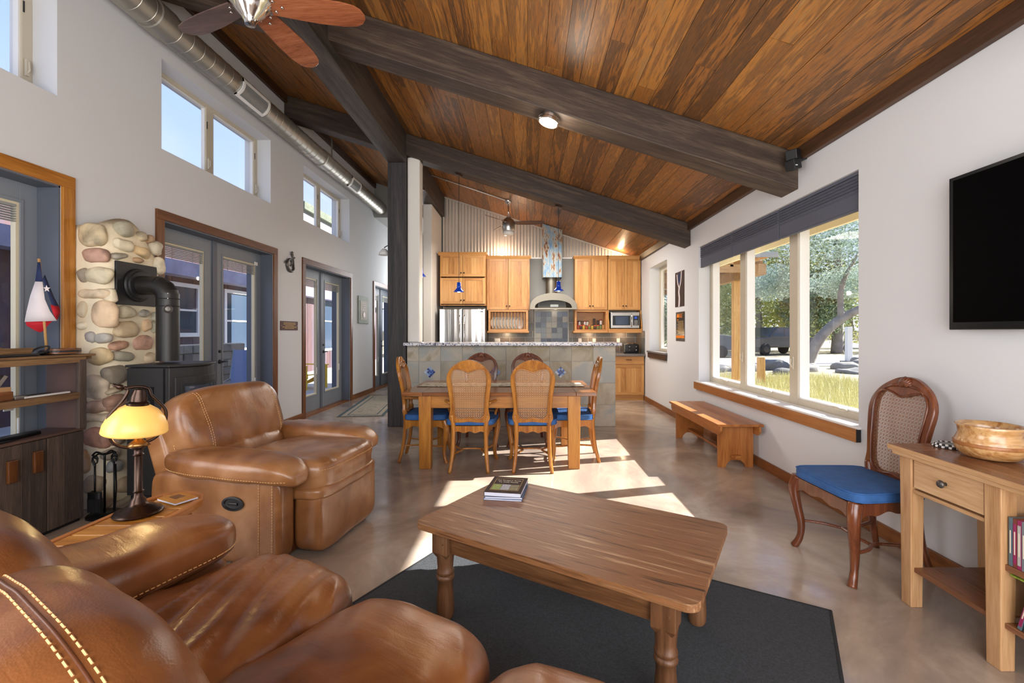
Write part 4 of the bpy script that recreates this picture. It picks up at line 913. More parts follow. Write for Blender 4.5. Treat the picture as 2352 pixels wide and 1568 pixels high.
def make_chair(label, wm, cm, arms=False, loc=(0, 0, 0), rz=0, group='caned dining chairs'):
    t = thing('dining_chair', label, 'chair', loc, rz, group); n = 96
    o_ = ring_pts(OUT, n); i_ = ring_pts(INN, n)
    # rotate inner to best start alignment (both start at top centre)
    b = B(); vs = []; fs = []
    for P, th_ in ((o_, .014), (i_, .014)):
        for p in P: vs.append((p.x, bend(p.y)+.016, p.y))
        for p in P: vs.append((p.x, bend(p.y)-.016, p.y))
    for k in range(n):
        j = (k+1) % n
        fs += [(k, j, 2*n+j, 2*n+k), (n+k, 3*n+k, 3*n+j, n+j), (k, n+k, n+j, j), (2*n+k, 2*n+j, 3*n+j, 3*n+k)]
    b.add(vs, fs); fr = b.obj('back_frame', wm, t, .006, smooth=True, ang=60)
    # moulding bead around the cane
    b = B(); b.tube([(p.x*1.0, bend(p.y)+.018, p.y) for p in i_], .006, 6, True); b.tube([(p.x*1.0, bend(p.y)-.018, p.y) for p in i_], .006, 6, True); b.obj('bead', wm, fr, smooth=True)
    # shell crest
    b = B()
    for k in range(-4, 5):
        a = k*.30; ln = .058-.003*abs(k); x0, z0 = 0, 1.028
        pts = [(x0+sin(a)*.01, bend(z0)+.018, z0), (x0+sin(a)*ln*.6, bend(z0+.03)+.026, z0+cos(a)*ln*.6), (x0+sin(a)*ln, bend(z0+.05)+.018, z0+cos(a)*ln)]
        b.tube(pts, [.005, .009, .008], 6)
    for s_ in (-1, 1): b.tube([(s_*.02, bend(1.04)+.018, 1.035), (s_*.06, bend(1.03)+.022, 1.035), (s_*.10, bend(1.03)+.018, 1.02), (s_*.13, bend(1.0)+.017, 1.0)], [.004, .009, .007, .003], 6)
    b.obj('shell_carving', wm, fr, smooth=True)
    # cane: real strands clipped to the inner outline
    poly = [(p.x, p.y) for p in i_]
    def spans(axis, c):
        xs_ = []
        for k in range(n):
            a, d = poly[k], poly[(k+1) % n]; u0, u1 = a[axis], d[axis]
            if (u0-c)*(u1-c) < 0: xs_.append(a[1-axis]+(d[1-axis]-a[1-axis])*(c-u0)/(u1-u0))
        xs_.sort(); return list(zip(xs_[::2], xs_[1::2]))
    b = B(); p_ = .0215; h_ = .0019
    k = -9
    while k <= 9:
        x = k*p_
        for (za, zb) in spans(0, x+1e-5):
            m = 6; prev = None
            for dx in (-.0036, .0036):
                vs = []; fs = []
                for q in range(m+1):
                    z = za+(zb-za)*q/m; y = bend(z); vs += [(x+dx-h_*.6, y, z), (x+dx+h_*.6, y, z)]
                for q in range(m): fs.append((q*2, q*2+1, q*2+3, q*2+2))
                b.add(vs, fs)
        k += 1
    z = .515
    while z < 1.0:
        for (xa, xb) in spans(1, z+1e-5):
            for dz in (-.0036, .0036):
                y = bend(z)+.0006; b.add([(xa, y, z+dz-h_*.6), (xb, y, z+dz-h_*.6), (xb, y, z+dz+h_*.6), (xa, y, z+dz+h_*.6)], [(0, 1, 2, 3)])
        z += p_
    # diagonals
    for sg in (-1, 1):
        k = -60
        while k < 60:
            c = .515+12*p_+k*p_  # z = c + sg*x
            pts = []
            for q in range(n):
                a, d = poly[q], poly[(q+1) % n]; fa = a[1]-c-sg*a[0]; fd = d[1]-c-sg*d[0]
                if fa*fd < 0: u = fa/(fa-fd); pts.append((a[0]+(d[0]-a[0])*u, a[1]+(d[1]-a[1])*u))
            pts.sort()
            for pa, pb in zip(pts[::2], pts[1::2]):
                m = 4; vs = []; fs = []
                for q in range(m+1):
                    x = pa[0]+(pb[0]-pa[0])*q/m; zz = pa[1]+(pb[1]-pa[1])*q/m; y = bend(zz)-.0008
                    vs += [(x, y, zz-h_*.65), (x, y, zz+h_*.65)]
                for q in range(m): fs.append((q*2, q*2+2, q*2+3, q*2+1))
                b.add(vs, fs)
            k += 1
    b.obj('cane_panel', cm, t)
    # seat frame with scalloped apron
    b = B()
    def apron(x0, y0, x1, y1, zt_=.435, depth=.055, sc_=.02):
        p0, p1 = V((x0, y0)), V((x1, y1)); d = p1-p0; nn = V((-d.y, d.x)).normalized()*.011; vs = []; fs = []; m = 24
        for q in range(m+1):
            u = q/m; w0 = abs(u-.5)*2; zb = zt_-depth-sc_*(w0**2.5)*1.6-.008*cos(u*4*pi*1.5)
            p = p0+d*u
            for s_ in (-1, 1): vs += [(p.x+nn.x*s_, p.y+nn.y*s_, zb), (p.x+nn.x*s_, p.y+nn.y*s_, zt_)]
        for q in range(m):
            o = q*4; fs += [(o, o+1, o+5, o+4), (o+2, o+6, o+7, o+3), (o, o+4, o+6, o+2), (o+1, o+3, o+7, o+5)]
        fs += [(0, 2, 3, 1), (m*4, m*4+1, m*4+3, m*4+2)]; b.add(vs, fs)
    apron(-.235, .225, .235, .225); apron(-.235, .225, -.17, -.19); apron(.17, -.19, .235, .225); apron(-.165, -.195, .165, -.195, .44, .06, 0)
    b.add([(-.245, .235, .425), (.245, .235, .425), (.178, -.2, .425), (-.178, -.2, .425), (-.245, .235, .44), (.245, .235, .44), (.178, -.2, .44), (-.178, -.2, .44)], [(0, 3, 2, 1), (4, 5, 6, 7), (0, 1, 5, 4), (1, 2, 6, 5), (2, 3, 7, 6), (3, 0, 4, 7)])
    b.obj('seat_frame', wm, t, smooth=False)
    # cushion (trapezoid)
    b = B(); vs = []; 
    b.soft((.48, .45, .062), 7, 16, None, lambda p: .006*(1-(p.x/.24)**2)*(1-(p.y/.23)**2) if p.z > 0 else 0)
    b.v = [((x*(1.03+.27*(y+.0)), y+.018, z+.472)) for x, y, z in b.v]
    cu = b.obj('seat_cushion', M_['blue'], t, smooth=True)
    pp = []
    for q in range(48):
        a = 2*pi*q/48; cx_, sy_ = cos(a), sin(a); s_ = (abs(cx_)**7+abs(sy_)**7)**(1/7); x, y = cx_/s_*.24, sy_/s_*.225; pp.append((x*(1.03+.27*y), y+.018, .497))
    b = B(); b.tube(pp, .0045, 6, True); b.tube([(x, y, .452) for x, y, z in pp], .004, 6, True); b.obj('piping', M_['blue'], cu, smooth=True)
    # legs
    for s_ in (-1, 1):
        pts = catmull([(s_*.175, bend(.55), .55), (s_*.158, -.20, .45), (s_*.158, -.205, .33), (s_*.165, -.225, .16), (s_*.185, -.265, 0)], 5)
        B().tube(pts, [.025-.008*k/(len(pts)-1) for k in range(len(pts))], 8, up=(0, 1, 0)).obj('leg', wm, t, smooth=True)
        pts = catmull([(s_*.228, .212, .44), (s_*.243, .232, .37), (s_*.232, .222, .27), (s_*.215, .205, .15), (s_*.218, .212, .06), (s_*.236, .236, 0)], 5)
        m = len(pts); rr = [.030, .030, .031, .031, .030]; rad = [(.038-.019*min(1, k/(m*.72)) if k < m*.72 else .019+.004*(k-m*.72)/(m*.28)) for k in range(m)]
        B().tube(pts, rad, 8).obj('leg', wm, t, smooth=True)
    # stretchers: two side bows and a curved cross
    b = B()
    for s_ in (-1, 1): b.tube(catmull([(s_*.215, .205, .17), (s_*.17, .09, .165), (s_*.10, .0, .16), (s_*.12, -.09, .165), (s_*.168, -.225, .17)], 5), .011, 8, flat=.8)
    b.tube(catmull([(-.115, .02, .16), (-.05, .03, .163), (0, .032, .163), (.05, .03, .163), (.115, .02, .16)], 4), .011, 8, flat=.8)
    b.obj('stretcher', wm, t, smooth=True)
    if arms:
        for s_ in (-1, 1):
            pts = catmull([(s_*.19, bend(.66), .665), (s_*.235, -.14, .675), (s_*.262, -.02, .675), (s_*.268, .08, .665), (s_*.255, .10, .65)], 5)
            a = B().tube(pts, [.014+.008*sin(pi*k/(len(pts)-1)) for k in range(len(pts))], 8, flat=.7).obj('armrest', wm, t, smooth=True)
            pts = catmull([(s_*.262, .07, .655), (s_*.258, .05, .60), (s_*.235, .075, .53), (s_*.222, .10, .44)], 5); B().tube(pts, .014, 8).obj('arm_support', wm, a, smooth=True)
    return t
c_n1 = make_chair('near left caned dining chair with curved arms seen from behind', M_['chair'], M_['cane'], True, (-.545, 4.54, 0), 0)
c_n2 = make_chair('near right caned dining chair without arms seen from behind', M_['chair'], M_['cane'], False, (.065, 4.54, 0), 0)
dup(c_n1, (-1.06, 4.83, 0), R(-87), 'caned armchair at the left end of the dining table by the post')
dup(c_n2, (.50, 4.83, 0), R(88), 'caned side chair at the right end of the dining table in the sun')
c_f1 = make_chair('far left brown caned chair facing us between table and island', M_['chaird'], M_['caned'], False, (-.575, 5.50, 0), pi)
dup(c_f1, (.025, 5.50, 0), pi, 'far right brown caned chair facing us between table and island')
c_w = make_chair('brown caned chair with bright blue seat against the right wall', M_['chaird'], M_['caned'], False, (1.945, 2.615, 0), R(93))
# table
t = thing('dining_table', 'honey oak farmhouse dining table with square legs', 'table', (-.26, 4.92, 0)); hx, hy = .95, .545
for i in range(6):
    ya = -hy+i*2*hy/6; box('top_board', (-hx+.20, ya+.001, .722), (hx-.20, ya+2*hy/6-.001, .76), M_['dtop'], t, .002)
for s_ in (-1, 1): box('breadboard_end', (s_*(hx-.198), -hy, .722), (s_*hx, hy, .76), M_['dtop'], t, .003)
for s_ in (-1, 1): box('long_apron', (-.72, s_*(hy-.055)-.012, .60), (.72, s_*(hy-.055)+.012, .722), M_['oakx'], t, .003)
for s_ in (-1, 1): box('end_apron', (s_*.745-.012, -hy+.1, .60), (s_*.745+.012, hy-.1, .722), M_['oakx'], t, .003)
for sx_ in (-1, 1):
    for sy_ in (-1, 1):
        xc_, yc_ = sx_*.735, sy_*(hy-.09); b = B(); b.add([(xc_-.055, yc_-.055, 0), (xc_+.055, yc_-.055, 0), (xc_+.055, yc_+.055, 0), (xc_-.055, yc_+.055, 0), (xc_-.062, yc_-.062, .722), (xc_+.062, yc_-.062, .722), (xc_+.062, yc_+.062, .722), (xc_-.062, yc_+.062, .722)], [(0, 3, 2, 1), (4, 5, 6, 7), (0, 1, 5, 4), (1, 2, 6, 5), (2, 3, 7, 6), (3, 0, 4, 7)])
        b.obj('leg', M_['oakz'], t, .005)
t = thing('table_runner', 'printed cloth runner lying along the dining table', 'table runner', (-.26, 4.98, .7605))
b = B(); vs = []; fs = []; n = 40
for i in range(n+1):
    x = -.90+1.78*i/n; z = .002+.004*(noise.noise(V((x*4, 0, 0)))+.6); 
    for y in (-.17, .17): vs += [(x, y, z), (x, y, z+.002)]
for i in range(n):
    o = i*4; fs += [(o+1, o+5, o+7, o+3), (o, o+2, o+6, o+4), (o, o+4, o+5, o+1), (o+2, o+3, o+7, o+6)]
b.add(vs, fs).obj('cloth', M_['trunner'], t, smooth=True); box('hem', (-.91, -.172, .002), (-.895, .172, .008), M_['oldleg'], t); box('hem', (.875, -.172, .002), (.89, .172, .008), M_['oldleg'], t)
# bench
t = thing('bench', 'orange oak trestle bench under the big window', 'bench', (2.09, 5.10, 0)); 
for i in range(2): box('seat_board', (-.225+i*.226, -.74, .425), (-.225+(i+1)*.226-.002, .74, .45), M_['benchy'], t, .003)
for s_ in (-1, 1):
    b = B(); b.prism([(-.74, .425), (-.74, .375), (-.70, .335), (.70, .335), (.74, .375), (.74, .425)], s_*.19-.01, s_*.19+.01, 'x'); b.obj('side_rail', M_['benchy'], t, .002)
    yy = s_*.62; b = B(); pr = [(-.175, 0), (-.175, .425), (.175, .425), (.175, 0), (.10, 0), (.085, .04), (.05, .07), (0, .075), (-.05, .07), (-.085, .04), (-.10, 0)]
    b.prism(pr[::-1], yy-.0125, yy+.0125, 'y'); b.obj('leg_panel', M_['benchz'], t, .002); B().box((-.03, s_*.6325, .10), (.03, s_*.69, .13)).obj('tenon', M_['benchy'], t, .002); B().box((-.055, s_*.645, .105), (.055, s_*.66, .125)).obj('wedge', M_['benchy'], t, .002)
box('stretcher', (-.035, -.61, .10), (.035, .61, .125), M_['benchy'], t, .002)
# ================================================================== HEARTH AND STOVE
hc = thing('stone_hearth', 'arched river-stone hearth column between the two grey doors', 'hearth', (XL+.001, 3.70, 0))
# local: x out from wall, y along wall (-.27 .. .27), z up
def hz(y): return 2.27-.10*max(0, (-y-.02)/.25)**2-.34*max(0, (y+.02)/.27)**2
vs = []; fs = []; prof = []
ys_ = [-.27, -.265, -.25, -.2, -.12, -.04, .04, .12, .2, .25, .265, .27]
def hxx(y): return .26*(1-min(1, abs(y)/.272)**7)
path = [(0, -.275), (.09, -.278), (.18, -.27), (.225, -.245), (.248, -.20), (.255, -.16), (.257, -.12), (.258, -.08), (.258, -.04), (.258, 0), (.258, .04), (.258, .08), (.257, .12), (.255, .16), (.248, .20), (.225, .245), (.18, .27), (0, .275)]
nz = 34
for j in range(nz+1):
    for (x, y) in path:
        zt_ = hz(y); z = zt_*j/nz; k = noise.noise(V((x*6, y*6, z*4)))*.012
        f_ = 1-.35*max(0, (j-nz+3)/3)**2
        vs.append((x*f_+k*(x > .02), y+(k if abs(y) > .26 else 0), z))
m = len(path)
for j in range(nz):
    for i in range(m-1): fs.append((j*m+i, j*m+i+1, (j+1)*m+i+1, (j+1)*m+i))
fs.append(tuple(nz*m+i for i in range(m)))
B().add(vs, fs).obj('mortar_body', M_['mortar'], hc, smooth=True)
st_cols = {}
def stcol(c):
    if c not in st_cols: st_cols[c] = stone_mat('hearth_stone_%d' % len(st_cols), [L(*[v*.72 for v in c]), L(*c), L(*[min(255, v*1.14) for v in c])], 7, .65, .35, .15, 22)
    return st_cols[c]
STN = [(430,120,80,58,(196,176,138)),(590,95,35,38,(150,146,126)),(575,165,42,30,(206,196,168)),(665,130,18,22,(190,172,140)),(698,142,12,20,(150,112,78)),(732,185,28,36,(172,164,144)),(655,198,46,24,(212,180,128)),(560,220,36,14,(150,146,132)),(445,218,62,34,(170,122,104)),(462,312,60,42,(198,186,154)),(385,312,25,35,(132,120,104)),(640,240,22,8,(140,104,70)),(742,265,24,38,(216,204,178)),(440,392,72,24,(204,180,146)),(485,492,62,66,(206,172,136)),(385,470,28,42,(180,164,136)),(592,480,44,30,(176,168,140)),(667,487,26,17,(142,140,130)),(595,560,58,42,(172,148,112)),(686,540,21,30,(204,164,122)),(424,597,30,30,(140,136,136)),(486,603,34,24,(178,174,168)),(562,640,40,23,(184,128,100)),(666,627,50,38,(182,128,108)),(573,688,50,23,(120,118,104)),(462,688,60,38,(204,176,124)),(390,545,25,22,(208,198,172)),(717,502,13,22,(150,150,134)),(716,556,13,28,(166,166,146)),(440,835,62,62,(196,180,158)),(545,772,50,44,(96,88,78)),(540,845,38,13,(160,146,120)),(455,922,52,32,(184,146,128)),(545,905,48,42,(150,104,84)),(396,925,20,30,(112,84,68)),(455,975,66,22,(190,174,148)),(445,1075,57,55,(172,112,92)),(550,1050,40,60,(120,96,78)),(540,1205,32,32,(136,140,144)),(585,1290,42,36,(170,146,116)),(400,1180,28,60,(160,130,104)),(440,1285,45,46,(146,124,100)),(560,1375,50,22,(150,134,112)),(660,1240,36,60,(186,170,140)),(660,760,60,30,(170,150,120)),(650,860,50,44,(150,130,110)),(660,970,56,40,(176,150,126)),(650,1080,50,44,(130,110,94)),(520,400,22,34,(208,196,166)),(520,1140,36,24,(150,138,124)),(470,1380,50,24,(160,140,118)),(700,700,30,26,(190,164,132))]
rs = random.Random(3)
for i, (cx_, cy_, ru, rv, c) in enumerate(STN):
    c = tuple(v*.72+m_*.28 for v, m_ in zip(c, (232, 218, 190)))
    px, py = cx_/2.036, 480+cy_/2.036; ru /= 2.036; rv /= 2.036
    yn = 3.43
    X = (px-CX)*yn/FP
    if X < -3.215:     # near side face
        z = EYE+(CY-py)*yn/FP; pos = V((X-XL, -.262, z)); r3 = (ru*yn/FP, .042, rv*yn/FP)
        # side stones are seen squarely
        pos.x = max(.065, pos.x); r3 = (min(r3[0], pos.x-.026), r3[1], r3[2])
    else:
        Xf = -3.195; Y = -Xf*FP/(CX-px); z = EYE+(CY-py)*Y/FP; pos = V((Xf-XL-.014, Y-3.70, z)); r3 = (.05, max(.016, ru*Y/(CX-px)), rv*Y/FP)
        if pos.y+r3[1] > .27: pos.y = .27-r3[1]
        r3 = (.05, min(r3[1], .15), r3[2])
    b = B(); sd = i*3.1
    b.soft((r3[0]*2, r3[1]*2, r3[2]*2), 2.5, 8, None, lambda p: .020*noise.noise(V((p.x*11+sd, p.y*11, p.z*11)))+.004*noise.noise(V((p.x*50+sd, p.y*50, p.z*50))))
    xm_ = min(v_[0] for v_ in b.v); pos.x = max(pos.x, .006-xm_); b.obj('stone', stcol(c), hc, smooth=True, M=T(*pos) @ RX(rs.uniform(-.25, .25)))
# wall thimble plate + pipe
sp_ = thing('stovepipe', 'black stovepipe with an elbow entering the stone hearth', 'stovepipe', (-2.93, 3.67, 1.115))
zc_ = 1.73-1.115
px0 = -3.175+2.93
box('wall_plate', (px0-.02, -.19, zc_-.165), (px0, .19, zc_+.175), M_['black'], sp_, .003)
B().lathe([(.13, 0), (.135, .008), (.13, .02), (.115, .024), (.112, .035), (.10, .038)], n=28, M=T(px0, 0, zc_) @ RY(pi/2)).obj('flange', M_['black'], sp_, smooth=True, ang=35)
B().lathe([(.078, 0), (.078, .55)], n=28).obj('upright_pipe', M_['pipe'], sp_, smooth=True, ang=40)
b = B(); r_ = .078
# gored elbow
sec = []; nseg = 4
for k in range(nseg+1):
    a = pi/2*k/nseg; sec.append((V((-.105+.105*cos(a), 0, .53+.105*sin(a)-.02)), a))
vs = []; fs = []; n = 28
for (c_, a) in sec:
    for k in range(n):
        t_ = 2*pi*k/n; vs.append((c_.x+r_*cos(t_)*cos(a), r_*sin(t_), c_.z+r_*cos(t_)*sin(a)))
for j in range(nseg):
    for k in range(n): fs.append((j*n+k, j*n+(k+1) % n, (j+1)*n+(k+1) % n, (j+1)*n+k))
b.add(vs, fs); b.obj('elbow', M_['pipe'], sp_, smooth=True, ang=15)
B().lathe([(.077, 0), (.077, .18)], n=28, M=T(px0, 0, zc_) @ RY(pi/2)).obj('flue_stub', M_['pipe'], sp_, smooth=True, ang=40)
for z in (.44, .50): B().lathe([(.079, z), (.081, z+.004), (.079, z+.008)], n=28).obj('band', M_['black'], sp_)
d_ = V((.62, -.78, 0)).normalized(); ag = atan2(d_.y, d_.x)
B().lathe([(.0, 0), (.03, 0), (.034, .006), (.028, .010), (.022, .006), (.018, .012), (0, .014)], n=20, M=T(d_.x*.078, d_.y*.078, .42) @ RZ(ag) @ RY(pi/2)).obj('damper_dial', M_['pewter'], sp_, smooth=True, ang=40)
for z in (.545, .505): B().lathe([(0, 0), (.005, 0), (.004, .004), (0, .005)], n=8, M=T(d_.x*.077, d_.y*.077, z) @ RZ(ag) @ RY(pi/2)).obj('rivet', M_['steel'], sp_)
t = thing('wood_stove', 'charcoal iron wood stove with a curved glazed front', 'stove', (-2.87, 3.67, 0))
def foot(front, s_=1.0, y=.245):
    pts = [(-.18, -y), (.13, -y)]; n = 10
    for k in range(n+1): u = -1+2*k/n; pts.append((.145+front*(1-u*u), u*(y+.003)))
    pts += [(.13, y), (-.18, y)]; return [(x*s_, yy*s_) for x, yy in pts]
B().prism(foot(.09), .10, 1.075).obj('firebox', M_['stove'], t, .006); B().prism(foot(.11, 1.03, .25), 1.078, 1.098).obj('top_plate', M_['stove'], t, .006); B().prism(foot(.06, .92), 0.02, .10).obj('plinth', M_['black'], t)
box('side_gap', (.10, -.2475, .12), (.115, -.2455, 1.07), M_['tvb'], t)
b = B(); b.box((-.10, -.2475, .78), (.03, -.2458, .93)); b.obj('side_niche', M_['tvb'], t)
def curved(y0, y1, z0, z1, off_, mat, nm, par, bev=0):
    n = 10; vs = []; fs = []
    for k in range(n+1):
        y = y0+(y1-y0)*k/n; u = y/.248; x = .145+.09*(1-u*u)+off_
        vs += [(x-.012, y, z0), (x, y, z0), (x, y, z1), (x-.012, y, z1)]
    for k in range(n):
        o = k*4; fs += [(o+1, o+5, o+6, o+2), (o, o+3, o+7, o+4), (o, o+4, o+5, o+1), (o+3, o+2, o+6, o+7)]
    fs += [(0, 1, 2, 3), (n*4, n*4+3, n*4+2, n*4+1)]
    return B().add(vs, fs).obj(nm, mat, par, bev)
dr = curved(-.22, .22, .42, 1.0, .012, M_['stove'], 'door', t, .003)
curved(-.175, .175, .48, .93, .018, M_['glass'], 'door_glass', dr); curved(-.17, .17, .485, .925, .0135, M_['carglass'], 'firebox_opening', dr)
for (a, c, z0, z1) in ((-.19, -.172, .47, .94), (.172, .19, .47, .94), (-.172, .172, .93, .945), (-.172, .172, .465, .48)): curved(a, c, z0, z1, .02, M_['black'], 'glass_trim', dr)
b = B(); b.tube([(.2, -.19, .55), (.235, -.20, .6), (.235, -.20, .82), (.2, -.19, .87)], .008, 8); b.obj('handle', M_['steel'], dr, smooth=True)
for z in (.2, .3): curved(-.2, .2, z-.04, z+.035, .008, M_['black'], 'log_store_panel', t)
# fire tools
t = thing('fireplace_tools', 'small set of black wrought iron fireplace tools on a round base', 'fireplace tools', (-3.10, 3.30, 0))
B().lathe([(0, 0), (.105, 0), (.105, .012), (.095, .022), (.03, .028), (0, .03)], n=36).obj('base', M_['iron'], t, smooth=True, ang=40)
b = B(); b.tube([(0, 0, .02), (0, 0, .43), (0, 0, .46)], .007, 8); b.tube(catmull([(-.09, 0, .44), (-.06, 0, .465), (0, 0, .45), (.06, 0, .465), (.09, 0, .44)], 5), .007, 8); b.tube(catmull([(0, -.09, .44), (0, -.05, .465), (0, 0, .45), (0, .05, .465), (0, .09, .44)], 5), .006, 8)
b.obj('stand', M_['iron'], t, smooth=True)
def scroll(x, y, top=.455): return catmull([(x, y, .38), (x-.012, y, .40), (x-.02, y, .42), (x, y, .44), (x+.02, y, .42), (x+.012, y, .40)], 4)
for k, (x, y, nm) in enumerate(((-.07, 0, 'shovel'), (-.015, -.06, 'brush'), (.015, .06, 'poker'), (.07, 0, 'tongs'))):
    b = B(); b.tube([(x, y, .16 if nm in ('shovel', 'brush') else .04), (x, y, .38)], .0055, 8); b.tube(scroll(x, y), .005, 6)
    o = b.obj(nm, M_['iron'], t, smooth=True)
    if nm == 'shovel': B().soft((.085, .02, .14), 2.4, 8, T(x-.005, y-.005, .115)).obj('shovel_blade', M_['iron'], o, smooth=True)
    if nm == 'brush':
        B().lathe([(0, .05), (.05, .045), (.05, .0), (0, 0)], n=20, M=T(x, y, .145) @ Matrix.Diagonal((1, .4, 1, 1))).obj('brush_head', M_['iron'], o, smooth=True, ang=40)
        b = B()
        for q in range(14): b.box((x-.045+q*.0068, y-.012, .045+.004*(q % 3)), (x-.041+q*.0068, y+.012, .15))
        tag(b.obj('bristles', M_['black'], o), kind='stuff')
    if nm == 'tongs': B().tube([(x+.012, y, .38), (x+.016, y, .2), (x+.006, y, .04)], .005, 6).obj('tong_arm', M_['iron'], o)

# ================================================================== BARNWOOD UNIT
t = thing('barnwood_shelves', 'weathered barnwood cabinet with open shelves in front of the amber-cased door', 'shelf unit', (-3.17, 2.40, 0))
XB = XL+.03+3.17   # back, local
y1 = .815; y0 = -.75
b = B(); b.box((XB, y0, .03), (-.022, y1, .65)); b.obj('cabinet_body', M_['barnp'], t)
box('cabinet_top', (XB, y0, .65), (.008, y1+.01, .668), M_['barnp'], t, .003)
ysb = [y1, .685, .57, .425, .28, .14, 0, -.15, -.3, -.45, -.6, -.75]
for k, (a, c) in enumerate(zip(ysb, ysb[1:])):
    o = B().box((-.021+.002*(k % 2), c+.002, .03), (0+.002*(k % 2), a-.002, .645)).obj('door_board', M_['barn'], t, .002)
for k, (a, c) in enumerate(((.33, .385), (.475, .53))): B().box((.0, a, .42+.02*k), (.022, c, .56+.02*k)).obj('wooden_pull', M_['casez'], t, .006)
for z in (1.155, .90):
    box('shelf_board', (XB, y0, z), (.0, y1+(.06 if z > 1 else 0), z+.022), M_['barny'], t, .003); box('shelf_edge', (0, y0, z-.02), (.02, y1, z+(.02 if z > 1 else .024)), M_['barny'], t, .003)
box('top_cap', (XB, y0, 1.177), (.03, y1+.06, 1.192), M_['barny'], t, .003)
box('front_stile', (-.01, y1-.05, .668), (.021, y1, 1.155), M_['barn'], t, .002); box('end_panel', (XB, y1-.018, .668), (-.012, y1-.002, 1.155), M_['barnp'], t)
box('front_stile', (-.01, -.74, .668), (.021, -.69, 1.155), M_['barn'], t, .002); box('plinth', (XB, y0, 0), (-.03, y1, .03), M_['black'], t)
ZT = 1.1925
# items on it
t = thing('small_flag', 'little red, white and navy flag on a wooden stick', 'flag', (-3.30, 3.09, ZT))
top = V((-.045, -.01, .66)); B().tube([(0, 0, 0), tuple(top)], .008, 8).obj('stick', M_['stick'], t, smooth=True)
B().lathe([(.04, 0), (.036, .012), (.012, .02), (0, .02)], n=16).obj('foot', M_['iron'], t)
def cloth(pts, mat, nm, th=.003):
    # pts grid rows
    r_ = len(pts); c_ = len(pts[0]); vs = [p for row in pts for p in row]; fs = []
    for i in range(r_-1):
        for j in range(c_-1): fs.append((i*c_+j, i*c_+j+1, (i+1)*c_+j+1, (i+1)*c_+j))
    o = B().add(vs, fs).obj(nm, mat, t, smooth=True); m_ = o.modifiers.new('s', 'SOLIDIFY'); m_.thickness = th; return o
# camera sees the flag roughly along (-.74,.68); right = (.68,.74)
rt = V((.70, .72, 0)); fw = V((.72, -.70, 0))
def FPt(u, v, d=0): q = top*(v/.66)+rt*u*.72+fw*d; q.z = v; return tuple(q)
cloth([[FPt(-.015-.0*k, .60, .01), FPt(.008, .60, .018)], [FPt(-.035, .50, .015), FPt(.012, .50, .03)], [FPt(-.075, .40, .01), FPt(.018, .38, .034)], [FPt(-.105, .30, .008), FPt(.045, .30, .03)], [FPt(-.125, .225, 0), FPt(.085, .235, .025)]][1:], M_['flagw'], 'white_field')
cloth([[FPt(-.008, .635, .008), FPt(.008, .635, .015)], [FPt(-.035, .50, .012), FPt(.013, .50, .025)]], M_['flagb'], 'navy_top')
cloth([[FPt(.013, .52, .02), FPt(.028, .55, .0)], [FPt(.045, .40, .02), FPt(.075, .40, -.01)], [FPt(.06, .345, .02), FPt(.105, .33, -.015)]], M_['flagb'], 'navy_fold')
cloth([[FPt(-.12, .226, -.004), FPt(.06, .238, .0)], [FPt(-.115, .20, -.004), FPt(.03, .21, .0)], [FPt(-.06, .165, -.004), FPt(-.01, .165, -.0)], [FPt(-.035, .155, -.004), FPt(-.03, .155, 0)]], M_['flagr'], 'red_lower_fold')
cloth([[FPt(.05, .345, .018), FPt(.105, .335, -.01)], [FPt(.06, .29, .018), FPt(.11, .30, -.01)], [FPt(.08, .24, .02), FPt(.09, .25, 0)]], M_['flagr'], 'red_side_fold')
b = B(); pts = []
for k in range(10):
    a = pi/2+k*pi/5; r_ = .026 if k % 2 == 0 else .011; q = V(FPt(.035+cos(a)*r_, .455+sin(a)*r_, .024)); pts.append(q)
cen = V(FPt(.035, .455, .026)); b.add([tuple(p) for p in pts]+[tuple(cen)], [(10, k, (k+1) % 10) for k in range(10)]); b.obj('star', M_['flagw'], t)
t = thing('wooden_tray', 'long shallow wooden tray at the edge of the top shelf', 'tray', (-3.31, 2.70, ZT))
B().prism([(-.11, .055), (-.085, .0), (.085, .0), (.11, .055), (.10, .055), (.078, .01), (-.078, .01), (-.10, .055)], -.30, .22, 'y').obj('body', M_['barny'], t, .004); box('tray_end', (-.088, .205, .0), (.088, .222, .05), M_['barny'], t, .003)
t = thing('black_case', 'flat black case with a strap lying before the tray', 'case', (-3.205, 2.83, ZT)); box('shell', (-.03, -.14, 0), (.03, .10, .016), M_['black'], t, .006); B().tube(catmull([(0, .1, .01), (.01, .16, .03), (-.02, .2, .06), (-.05, .16, .05), (-.04, .1, .02)], 5), .006, 6).obj('strap', M_['black'], t, smooth=True)
t = thing('hand_bell', 'dark metal knob beside the flag stick', 'ornament', (-3.235, 3.0, ZT)); B().soft((.05, .045, .036), 2, 8, T(0, 0, .018)).obj('bulb', M_['iron'], t, smooth=True); B().tube([(0, .01, .018), (0, .06, .014)], [.01, .004], 8).obj('stem', M_['iron'], t)
t = thing('tambourine', 'small wooden tambourine lying on the end of the top shelf', 'tambourine', (-3.24, 3.14, ZT))
B().lathe([(.095, .006), (.105, .006), (.105, .042), (.095, .042), (.095, .006)], n=32, M=Matrix.Diagonal((.7, 1, 1, 1))).obj('rim', M_['casey'], t, smooth=True, ang=40)
B().lathe([(.1062, .018), (.107, .018), (.107, .03), (.1062, .03)], n=32, M=Matrix.Diagonal((.7, 1, 1, 1))).obj('slot', M_['black'], t)
for k in range(6): a = 2*pi*k/6+.4; B().lathe([(0, .024), (.017, .022), (0, .019)], n=12, c=(.0735*cos(a), .105*sin(a), 0)).obj('jingle', M_['steel'], t)
